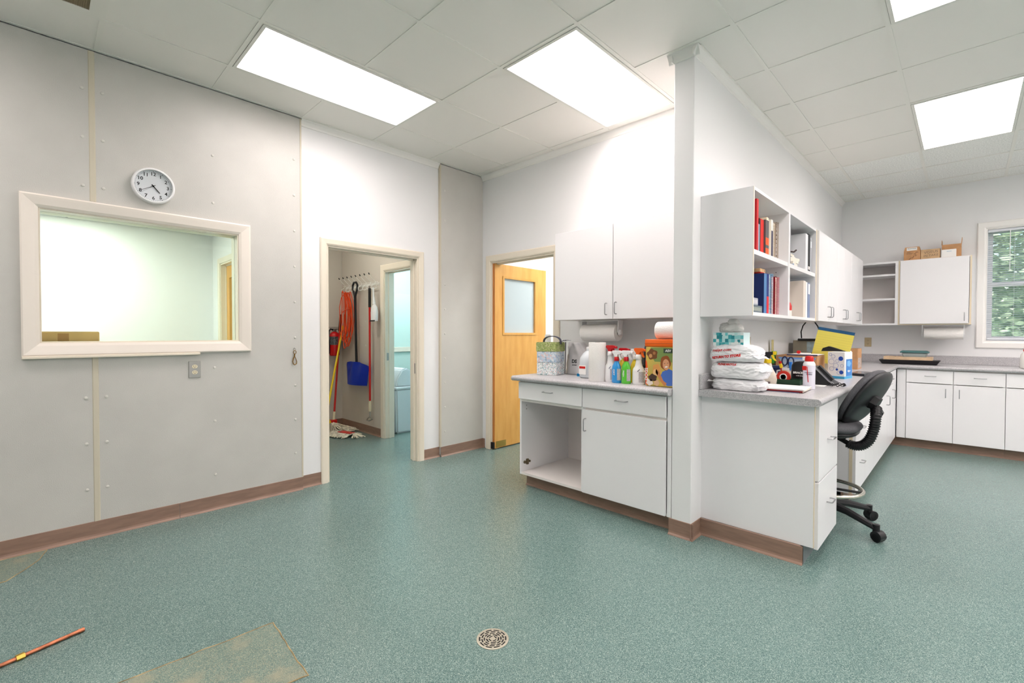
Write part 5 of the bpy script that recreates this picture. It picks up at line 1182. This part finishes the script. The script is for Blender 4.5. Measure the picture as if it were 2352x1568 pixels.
for k in range(150):
    a = k*.42; s_ = k/150; R_ = .034; b = s_*2*PI*1.35
    c = Vector((-.588+R_*math.cos(b)*1.05, 3.60+R_*1.5*math.sin(b), CZ+.011+.006*s_)); rad = Vector((math.cos(b), math.sin(b)*1.0, 0))
    pts.append(c+rad*.006*math.cos(a)+Vector((0, 0, .0065*math.sin(a)+.002)))
obj('coil', tube(B(), pts, .0026, 5), M_BLACK, cd, smooth=True); obj('lead', tube(B(), [(-.66, 3.668, CZ+.008), (-.64, 3.65, CZ+.005), (-.62, 3.62, CZ+.006)], .002, 5), M_BLACK, cd)
# brown carton with zip bags
bc = thing('cardboard_box', 'brown cardboard box holding zip bags behind the mug', 'box', (-.98, 4.35, CZ))
def openbox(t, x0, x1, y0, y1, z0, z1, m, w_=.005):
    obj('front_panel', bx(x0, x1, y0, y0+w_, z0, z1), m, t); obj('back_panel', bx(x0, x1, y1-w_, y1, z0, z1), m, t); obj('side_panel', bx(x0, x0+w_, y0+w_, y1-w_, z0, z1), m, t); obj('side_panel', bx(x1-w_, x1, y0+w_, y1-w_, z0, z1), m, t); obj('base_panel', bx(x0+w_, x1-w_, y0+w_, y1-w_, z0, z0+w_), m, t)
openbox(bc, -1.12, -.83, 4.25, 4.52, CZ, CZ+.17, M_CARD)
M_ZIP = mat('clear zip bag', (188, 204, 224), .2, alpha=.85, bump=.3, bscale=30)
zb = thing('zip_bag', 'translucent zip bag with a blue seal draped over the front of the brown box', 'bag', (-.95, 4.24, CZ))
bm = B(); prism(bm, [(-1.09, CZ+.145), (-.845, CZ+.15), (-.87, CZ+.03), (-.9, CZ+.0), (-1.0, CZ+.0), (-1.06, CZ+.05)], 'Y', 4.238, 4.2485); obj('film', bm, M_ZIP, zb); obj('zip_seal', bx(-1.095, -.84, 4.234, 4.25, CZ+.145, CZ+.155), mat('blue zip seal', (110, 160, 226), .35), zb)
gb = thing('appliance_box', 'grey-beige box with a black cover behind the brown box', 'box', (-1.0, 5.0, CZ)); obj('body', bx(-1.14, -.83, 4.86, 5.15, CZ, CZ+.285, .003), mat('beige grey box', (166, 160, 144), .6, noise_amt=.04, nscale=10), gb); obj('picture_panel', bx(-1.03, -.85, 4.858, 4.86, CZ+.18, CZ+.275), mat('pale blue print', (176, 196, 204), .5, noise_amt=.06, nscale=40), gb)
bf = thing('black_tray', 'flat black tray lying on top of the grey-beige box', 'tray', (-.98, 5.0, CZ+.2852)); obj('tray', bx(-1.10, -.80, 4.84, 5.14, CZ+.2852, CZ+.298, .003), M_BLACK, bf); obj('rim', sweep_rect(B(), [(0, 0), (0, .004), (.006, .004), (.006, 0)], 'Y', 4.84, -1.09, -.81, CZ+.2872, CZ+.296, sgn=-1), M_BLACK, bf)
lp = thing('cable_loop', 'thick black cable standing in a loop on the black tray', 'cable', (-1.02, 5.0, CZ+.3))
z_ = CZ+.304; obj('cable', tube(B(), [(-1.085, 4.92, z_), (-1.09, 4.92, z_+.06), (-1.075, 4.92, z_+.115), (-1.05, 4.92, z_+.15), (-1.02, 4.92, z_+.165), (-.985, 4.92, z_+.15), (-.96, 4.92, z_+.11), (-.945, 4.92, z_+.06), (-.945, 4.92, z_+.02)], .005, 8), M_BLACK, lp, smooth=True)
obj('plug', lathe(B(), [(.03, 0), (.024, .01), (.008, .03), (.006, .04)], (-.94, 4.92, CZ+.2984), 14), M_BLACK, lp, smooth=True)
wc = thing('wire_coil', 'thin grey wire tangle lying on the black tray', 'wire', (-.86, 4.95, CZ+.3)); bm = B(); rr_ = random.Random(5)
for k in range(4): tube(bm, [(-.86+(.04+.006*k)*math.cos(a), 4.95+.04*math.sin(a), CZ+.303+.02+.018*math.sin(a+k)) for a in [2*PI*q/14 for q in range(14)]], .0014, 5, closed=True)
obj('loop', bm, mat('grey wire', (96, 98, 104), .4), wc)
# flat folders on the brown box
fl = thing('flat_folder', 'white folder with a navy edge laid across the brown box', 'folder', (-.86, 4.36, CZ+.171)); obj('sheet', bx(-1.04, -.83, 4.26, 4.50, CZ+.1752, CZ+.18), M_PAPER, fl); obj('navy_edge', bx(-1.04, -.83, 4.252, 4.26, CZ+.172, CZ+.18), mat('navy edge', (44, 44, 90), .4), fl)
tpz = thing('tape_dispenser', 'small red and white tape dispenser on the white folder', 'tape', (-1.0, 4.4, CZ+.1804)); obj('wheel', lathe(B(), [(.014, -.008), (.014, .008)], (-.985, 4.38, CZ+.1946), 18, 'Y'), M_RED, tpz, smooth=True); obj('base', bx(-.975, -.9, 4.372, 4.388, CZ+.1804, CZ+.19, .002), M_PAPER, tpz)
# white and blue wipe box with circles
wx = thing('wipe_box', 'tall white carton printed with blue circles and a blue side on the desk counter', 'box', (-.72, 4.42, CZ))
WP = [(-.775, 4.33), (-.66, 4.29), (-.635, 4.45), (-.75, 4.49)]
obj('body', quadbox(B(), WP, CZ, CZ+.205, .002), M_PAPER, wx); obj('blue_base', quadbox(B(), sc(WP, 1.012, -.705, 4.39), CZ, CZ+.02, .001), mat('cyan print', (70, 176, 224), .4), wx)
fa, fb = Vector((-.775, 4.33, 0)), Vector((-.66, 4.29, 0)); fu = (fb-fa).normalized(); fn = Vector((fu.y, -fu.x, 0)); 
def on_face(u, z, off=.0006): return fa+fu*u+Vector((0, 0, CZ+z))+fn*off
M_NB = mat('royal blue print', (36, 78, 176), .4)
for cu, cz_, r_, fill in ((.095, .155, .017, 1), (.07, .136, .012, 0), (.028, .13, .02, 0), (.06, .10, .018, 0), (.104, .10, .011, 0), (.068, .07, .009, 1), (.03, .075, .016, 0), (.082, .045, .013, 0), (.1, .05, .015, 1), (.04, .17, .014, 0), (.02, .185, .01, 0)):
    if fill:
        bm = B(); A = [bm.verts.new(on_face(cu+r_*math.cos(a), cz_+r_*math.sin(a), .0008)) for a in [2*PI*q/20 for q in range(20)]]; bm.faces.new(A); obj('printed_dot', bm, M_NB, wx)
    else: obj('printed_ring', tube(B(), [on_face(cu+r_*math.cos(a), cz_+r_*math.sin(a)) for a in [2*PI*q/20 for q in range(20)]], .0008, 4, closed=True), M_NB, wx)
ga, gb2 = Vector((-.66, 4.29, 0)), Vector((-.635, 4.45, 0)); gu = (gb2-ga).normalized(); gn = Vector((gu.y, -gu.x, 0))
bm = B(); A = [bm.verts.new(ga+gu*u+gn*.0008+Vector((0, 0, CZ+z))) for u, z in ((.03, .02), (.155, .02), (.155, .15), (.03, .15))]; bm.faces.new(A); obj('blue_panel', bm, mat('side blue print', (46, 132, 214), .4), wx)
bm = B(); A = [bm.verts.new(ga+gu*u+gn*.0014+Vector((0, 0, CZ+z))) for u, z in ((.05, .1), (.1, .09), (.135, .115), (.1, .14), (.05, .135))]; bm.faces.new(A); obj('cloth_picture', bm, mat('pale blue cloth print', (110, 184, 240), .4), wx)
text('wiper', .026, ga+gu*.09+gn*.0014+Vector((0, 0, CZ+.06)), gu, (0, 0, 1), M_PAPER, wx)
# yellow legal pad stuck in the box
lg = thing('legal_pad', 'yellow ruled legal pad with a blue binding leaning above the white carton', 'notepad', (-.80, 4.62, CZ+.12))
A0 = Vector((-.86, 4.60, CZ+.205)); pu_ = Vector((.93, .30, -.20)).normalized(); pv = Vector((.22, .05, .97)); pv = (pv-pu_*pv.dot(pu_)).normalized(); pn = pu_.cross(pv)
def slab(u0, u1, v0, v1, n0, n1):
    bm = B(); vs = [bm.verts.new(A0+pu_*u+pv*v+pn*n) for u in (u0, u1) for v in (v0, v1) for n in (n0, n1)]
    for q in ((0, 1, 3, 2), (4, 6, 7, 5), (0, 4, 5, 1), (2, 3, 7, 6), (0, 2, 6, 4), (1, 5, 7, 3)): bm.faces.new([vs[i] for i in q])
    return bm
obj('pages', slab(-.07, .185, -.10, .175, 0, .008), mat('yellow ruled paper', (236, 220, 100), .6), lg); obj('blue_binding', slab(-.07, .185, .165, .19, -.001, .009), mat('pad binding', (28, 84, 128), .45), lg)
for k in range(11): obj('ruled_line', slab(-.068, .183, -.07+.02*k, -.0692+.02*k, .008, .0083), mat('rule line', (196, 180, 90), .6), lg)
obj('support_box', bx(-.90, -.70, 4.66, 4.86, CZ, CZ+.2), M_CARD, None) if False else None
bkx = thing('device_case', 'black slanted case leaning in front of the yellow pad', 'case', (-.76, 4.6, CZ+.2)); obj('body', prism(B(), [(-.84, CZ+.2055), (-.68, CZ+.2055), (-.73, CZ+.225), (-.79, CZ+.245), (-.83, CZ+.23)], 'Y', 4.44, 4.50), M_BLACK, bkx); obj('edge', prism(B(), [(-.84, CZ+.2055), (-.68, CZ+.2055), (-.68, CZ+.209), (-.84, CZ+.209)], 'Y', 4.436, 4.44), mat('grey edge', (70, 66, 66), .5), bkx)
cbx = thing('file_carton', 'white carton behind the circle-printed box supporting the yellow pad', 'box', (-.80, 4.76, CZ)); obj('body', bx(-.93, -.70, 4.68, 4.86, CZ, CZ+.2, .002), M_PAPER, cbx); obj('top_flap', bx(-.93, -.70, 4.68, 4.70, CZ+.2, CZ+.235), M_PAPER, cbx)
# brown box at right with cable
b4 = thing('parts_box', 'open brown cardboard box with a cable beyond the white carton', 'box', (-.83, 5.72, CZ)); openbox(b4, -.95, -.75, 5.55, 5.78, CZ, CZ+.2, M_CARD); obj('side_print', bx(-.7502, -.7494, 5.57, 5.76, CZ+.01, CZ+.11), mat('grey side print', (176, 160, 150), .6, noise_amt=.15, nscale=60), b4)
cbl = thing('power_cable', 'black cable with a plug arching out of the open brown box', 'cable', (-.83, 5.6, CZ+.2)); obj('cable', tube(B(), [(-.98, 5.6, CZ+.26), (-.93, 5.6, CZ+.268), (-.88, 5.6, CZ+.25), (-.86, 5.6, CZ+.215)], .006, 8), M_BLACK, cbl, smooth=True); obj('plug', tube(B(), [(-.86, 5.6, CZ+.222), (-.86, 5.6, CZ+.15)], .014, 8), M_BLACK, cbl)
# tablet
tb2 = thing('tablet', 'closed black folio tablet lying flat on the desk counter', 'tablet', (-.62, 4.85, CZ), None, 0); bm = B(); quadbox(bm, [(-.70, 4.72), (-.585, 4.66), (-.565, 4.98), (-.68, 5.04)], CZ, CZ+.02, .003); obj('body', bm, mat('dark slate case', (44, 46, 54), .35), tb2); obj('screen', quadbox(B(), sc([(-.70, 4.72), (-.585, 4.66), (-.565, 4.98), (-.68, 5.04)], .9, -.632, 4.85), CZ+.0201, CZ+.021, 0), mat('grey screen', (92, 96, 110), .15), tb2)
# ================================================================= FAR COUNTER
ty = thing('black_tray', 'wide black boot tray on the far counter in the inner corner', 'tray', (-.45, 7.0, CZ)); taper_b = taper(B(), -.465, 6.98, CZ, CZ+.05, .235, .1, .265, .125, .004); obj('tray', taper_b, M_BLACK, ty)
TW_ = mat('pale birch', (226, 196, 160), .55, noise_amt=.04, nscale=20)
wt = thing('drawer_organizer', 'pale wooden divided tray lying on the black tray', 'tray', (-.46, 7.0, CZ+.0505))
bm = B(); box(bm, -.69, -.265, 6.90, 7.10, CZ+.0505, CZ+.056); obj('base', bm, TW_, wt)
for q in ((-.69, -.265, 6.90, 6.908), (-.69, -.265, 7.092, 7.10), (-.69, -.682, 6.908, 7.092), (-.273, -.265, 6.908, 7.092), (-.60, -.592, 6.908, 7.092)): obj('rail', bx(*q, CZ+.056, CZ+.085, .001), TW_, wt)
fcn = thing('food_container', 'clear plastic food container with a dark teal lid on the wooden tray', 'food container', (-.42, 7.0, CZ+.0565)); obj('tub', taper(B(), -.42, 7.0, CZ+.0565, CZ+.13, .09, .06, .115, .075, .01), mat('clear tub', (186, 196, 194), .15, alpha=.75), fcn, smooth=True); obj('lid', taper(B(), -.42, 7.0, CZ+.13, CZ+.155, .13, .085, .115, .07, .006), mat('dark teal lid', (58, 104, 104), .4), fcn, smooth=True)
sp_ = thing('soap_bottle', 'clear soap bottle with a red cap on the far counter under the window', 'bottle', (.43, 6.98, CZ)); obj('body', lathe(B(), [(.036, 0), (.04, .01), (.04, .1), (.034, .14), (.016, .165), (.014, .175)], (.43, 6.98, CZ), 20, 'Z', 1, .7), mat('clear soap', (236, 234, 228), .15), sp_, smooth=True); obj('cap', lathe(B(), [(.017, .17), (.018, .19), (.01, .195), (.009, .21), (.014, .212), (.012, .224), (0, .226)], (.43, 6.98, CZ), 14), M_RED, sp_, smooth=True)
sk = thing('sink', 'stainless sink rim on the far counter at the right picture edge', 'sink', (.65, 7.0, CZ)); bm = B(); bm2 = sweep_rect(bm, [(0, -.0001), (0, .004), (.02, .004), (.024, 0)], 'Y', 0, .42, .85, 6.82, 7.22)
for v in bm.verts: v.co = Vector((v.co.x, v.co.z, CZ+v.co.y))
obj('rim', bm, M_STEEL, sk); obj('basin', bx(.421, .849, 6.821, 7.219, CZ+.0002, CZ+.0008), mat('basin steel', (120, 122, 124), .3, 1), sk)
# paper towel holder under the far cabinet
p2 = thing('paper_towel_holder', 'white holder with paper towel roll under the far single-door wall cabinet', 'paper towel holder', (-.19, 7.16, 1.2))
for x in (-.365, -.02): obj('arm', prism(B(), [(7.12, 1.36), (7.20, 1.36), (7.18, 1.25), (7.16, 1.225), (7.14, 1.25)], 'X', x-.005, x+.005), M_WPLAS, p2)
obj('arm_plate', bx(-.37, -.015, 7.12, 7.2, 1.351, 1.359), M_WPLAS, p2); roll(None, (-.35, 7.16, 1.262), 'X', .066, .325, par=p2)
# boxes on top of the far cabinet
ZT = 2.1052
k1 = thing('cardboard_box', 'small cardboard carton with a white label and arrow scribble, leftmost on the cabinet top', 'box', (-.46, 7.16, ZT))
bm = B(); prism(bm, [(-.535, ZT), (-.39, ZT), (-.39, ZT+.11), (-.40, ZT+.155), (-.525, ZT+.155), (-.535, ZT+.11)], 'Y', 7.08, 7.22); obj('body', bm, M_CARD, k1)
obj('label', bx(-.51, -.418, 7.078, 7.08, ZT+.115, ZT+.148), M_PAPER, k1); text('Hemostat', .019, (-.464, 7.0775, ZT+.137), (1, 0, 0), (0, 0, 1), M_INK, k1); text('BOX', .014, (-.49, 7.0795, ZT+.095), (1, 0, 0), (0, 0, 1), M_INK, k1); text('Vet Supply', .013, (-.485, 7.0795, ZT+.08), (1, 0, 0), (0, 0, 1), M_INK, k1)
obj('scribble', tube(B(), [(-.49, 7.079, ZT+.01), (-.47, 7.079, ZT+.03), (-.455, 7.079, ZT+.028), (-.45, 7.079, ZT+.05), (-.425, 7.079, ZT+.05), (-.43, 7.079, ZT+.065), (-.45, 7.079, ZT+.072), (-.43, 7.079, ZT+.08), (-.425, 7.079, ZT+.095), (-.41, 7.079, ZT+.09)], .0016, 4), M_INK, k1)
k2 = thing('cardboard_box', 'plain cardboard box with handwriting in the middle of the cabinet top', 'box', (-.305, 7.16, ZT)); obj('body', bx(-.386, -.225, 7.08, 7.24, ZT, ZT+.112, .002), M_CARD2, k2); M_PEN = mat('faded marker', (140, 118, 96), .7); text('VGEUS', .04, (-.30, 7.0795, ZT+.078), (1, 0, .08), (0, 0, 1), M_PEN, k2); text('IN TAKE', .034, (-.30, 7.0795, ZT+.04), (1, 0, .06), (0, 0, 1), M_PEN, k2)
obj('tape_edge', bx(-.2245, -.2235, 7.082, 7.238, ZT, ZT+.112), M_CARD, k2)
k3 = thing('cardboard_box', 'taller open cardboard box with raised flaps at the right of the cabinet top', 'box', (-.12, 7.2, ZT)); openbox(k3, -.212, -.052, 7.12, 7.28, ZT, ZT+.15, M_CARD)
obj('flap', bx(-.214, -.210, 7.12, 7.28, ZT+.15, ZT+.2), M_CARD, k3); obj('flap', prism(B(), [(-.056, ZT+.15), (-.052, ZT+.15), (-.046, ZT+.215), (-.050, ZT+.215)], 'Y', 7.12, 7.28), M_CARD, k3)
k4 = thing('envelope_box', 'flat white box leaning before the tall open cardboard box', 'box', (-.16, 7.09, ZT)); obj('body', bx(-.214, -.092, 7.075, 7.11, ZT, ZT+.09, .002), M_PAPER, k4); obj('faint_stamp', bx(-.17, -.13, 7.0745, 7.075, ZT+.065, ZT+.072), mat('faint blue', (190, 208, 220), .6), k4)

# ================================================================= CHAIR
ch = thing('drafting_chair', 'black and grey drafting chair with a foot ring pulled up to the knee space', 'chair', (-.672, 3.66, 0))
HX, HY = -.672, 3.67
M_FAB = mat('grey flecked fabric', (104, 104, 108), .9, c2=(66, 66, 70), nscale=420, bump=.5, bscale=500)
M_CH = mat('black chair shell', (26, 26, 29), .4, bump=.3, bscale=200); M_CHROME = mat('chrome tube', (210, 205, 192), .2, 1)
a0 = math.atan2(3.529-HY, -.357-HX)
for k in range(5):
    a = a0+2*PI*k/5; c, s_ = math.cos(a), math.sin(a); R_ = .325
    lg_ = obj('leg', tube(B(), [(HX+.03*c, HY+.03*s_, .135), (HX+.16*c, HY+.16*s_, .12), (HX+R_*c, HY+R_*s_, .078)], [.030, .024, .018], 8), M_BLACK, ch, smooth=True)
    obj('leg_end', tube(B(), [(HX+R_*c, HY+R_*s_, .102), (HX+R_*c, HY+R_*s_, .058)], .019, 10), M_BLACK, lg_, smooth=True)
    nx, ny = -s_, c; cx_, cy_ = HX+(R_+.012)*c, HY+(R_+.012)*s_
    bm = B()
    for w2 in (-1, 1):
        rings = [Vector((cx_+nx*w2*t_, cy_+ny*w2*t_, .029)) for t_ in (.008, .011, .024, .027)]; tube(bm, rings, [.024, .028, .028, .022], 18)
    obj('caster', bm, M_BLACK, lg_, smooth=True); obj('hood', tube(B(), [(cx_-nx*.027, cy_-ny*.027, .036), (cx_+nx*.027, cy_+ny*.027, .036)], .031, 12), M_CH, lg_, smooth=True)
obj('hub', lathe(B(), [(.035, .10), (.045, .11), (.045, .15), (.03, .17)], (HX, HY, 0), 20), M_BLACK, ch, smooth=True)
obj('gas_column', lathe(B(), [(.026, .15), (.026, .42), (.018, .42), (.018, .6)], (HX, HY, 0), 16), M_BLACK, ch, smooth=True)
FR = .215; fz = .235
obj('foot_ring', tube(B(), [(HX+FR*math.cos(a), HY+FR*math.sin(a), fz) for a in [2*PI*k/40 for k in range(40)]], .0125, 10, closed=True), M_CHROME, ch, smooth=True)
obj('ring_collar', lathe(B(), [(.027, .2), (.034, .205), (.034, .26), (.027, .265)], (HX, HY, 0), 16), M_BLACK, ch, smooth=True)
for k in range(4):
    a = a0+.5+2*PI*k/4; obj('ring_spoke', tube(B(), [(HX+.03*math.cos(a), HY+.03*math.sin(a), .232), (HX+FR*math.cos(a), HY+FR*math.sin(a), fz)], .008, 6), M_BLACK, ch)
def pad(bm, cx, cy, cz, rx, ry, rz, pw, M=None, n=32, m=16):
    rows = []
    for i in range(1, m):
        ph_ = PI*i/m-PI/2; row = []
        for k in range(n):
            th_ = 2*PI*k/n; ce, se = math.cos(th_), math.sin(th_); e = 2/pw
            x = rx*math.copysign(abs(ce)**e, ce)*math.cos(ph_)**.45; y = ry*math.copysign(abs(se)**e, se)*math.cos(ph_)**.45; z = rz*math.sin(ph_)
            v = Vector((x, y, z));  v = (M @ v) if M else v
            row.append(bm.verts.new(v+Vector((cx, cy, cz))))
        rows.append(row)
    for a_, b_ in zip(rows, rows[1:]):
        for k in range(n): bm.faces.new((a_[k], a_[(k+1) % n], b_[(k+1) % n], b_[k]))
    bm.faces.new(rows[0][::-1]); bm.faces.new(rows[-1]); return bm
SZ = .655
obj('seat', pad(B(), HX-.01, HY, SZ, .215, .225, .042, 2.8), M_FAB, ch, smooth='all'); obj('seat_shell', pad(B(), HX-.01, HY, SZ-.035, .2, .21, .03, 2.8), M_CH, ch, smooth='all')
obj('seat_mechanism', bx(HX-.1, HX+.13, HY-.06, HY+.06, .575, .605, .01), M_BLACK, ch)
# backrest leaning away from the desk
BC = Vector((-.455, 3.69, .848)); tilt = math.radians(29); yaw_ = math.radians(-11)
MB = Matrix.Rotation(yaw_, 3, 'Z') @ Matrix.Rotation(tilt, 3, 'Y') @ Matrix(((0, 0, 1), (0, 1, 0), (-1, 0, 0)))
bo = MB @ Vector((0, 0, 1))
obj('backrest', pad(B(), *(BC-bo*.016), .195, .215, .04, 2.5, MB), M_FAB, ch, smooth='all'); obj('backrest_shell', pad(B(), *(BC+bo*.012), .2, .22, .03, 2.5, MB), M_CH, ch, smooth='all')
Bb = BC+bo*.045
obj('back_bracket', prism(B(), [(-.03, -.05), (.03, -.05), (.03, .05), (.0, .085), (-.03, .05)], 'Z', -.01, .035), M_BLACK, ch) if False else None
bm = B(); bmesh.ops.create_cone(bm, cap_ends=True, segments=6, radius1=.052, radius2=.044, depth=.05, matrix=Matrix.Translation(Bb+bo*.005) @ MB.to_4x4()); obj('back_bracket', bm, M_BLACK, ch)
kn = Bb+bo*.035+Vector((.0, 0, -.05)); obj('tension_knob', tube(B(), [kn-Vector((0, .02, 0)), kn+Vector((0, .03, 0))], .024, 8), M_BLACK, ch, smooth=True)
pth = [Bb+bo*.02+Vector((0, 0, -.03)), Vector((-.395, 3.63, .74)), Vector((-.405, 3.635, .66)), Vector((-.43, 3.64, .585)), Vector((-.47, 3.645, .545)), Vector((-.515, 3.65, .54)), Vector((-.56, 3.655, .56)), Vector((-.62, 3.665, .59))]
def cr(P, n=14):
    out = []
    for i in range(len(P)-1):
        p0, p1, p2, p3 = P[max(i-1, 0)], P[i], P[i+1], P[min(i+2, len(P)-1)]
        for k in range(n):
            t_ = k/n; out.append(.5*((2*p1)+(-p0+p2)*t_+(2*p0-5*p1+4*p2-p3)*t_*t_+(-p0+3*p1-3*p2+p3)*t_**3))
    return out+[P[-1]]
cp_ = cr(pth, 16); nb_ = 90
obj('bellows', tube(B(), cp_[:nb_], [(.031 if k % 3 == 0 else .0255) for k in range(nb_)], 14), M_BLACK, ch, smooth='all')
obj('support_bar', tube(B(), cp_[nb_-14:], .015, 8), M_BLACK, ch, smooth=True)
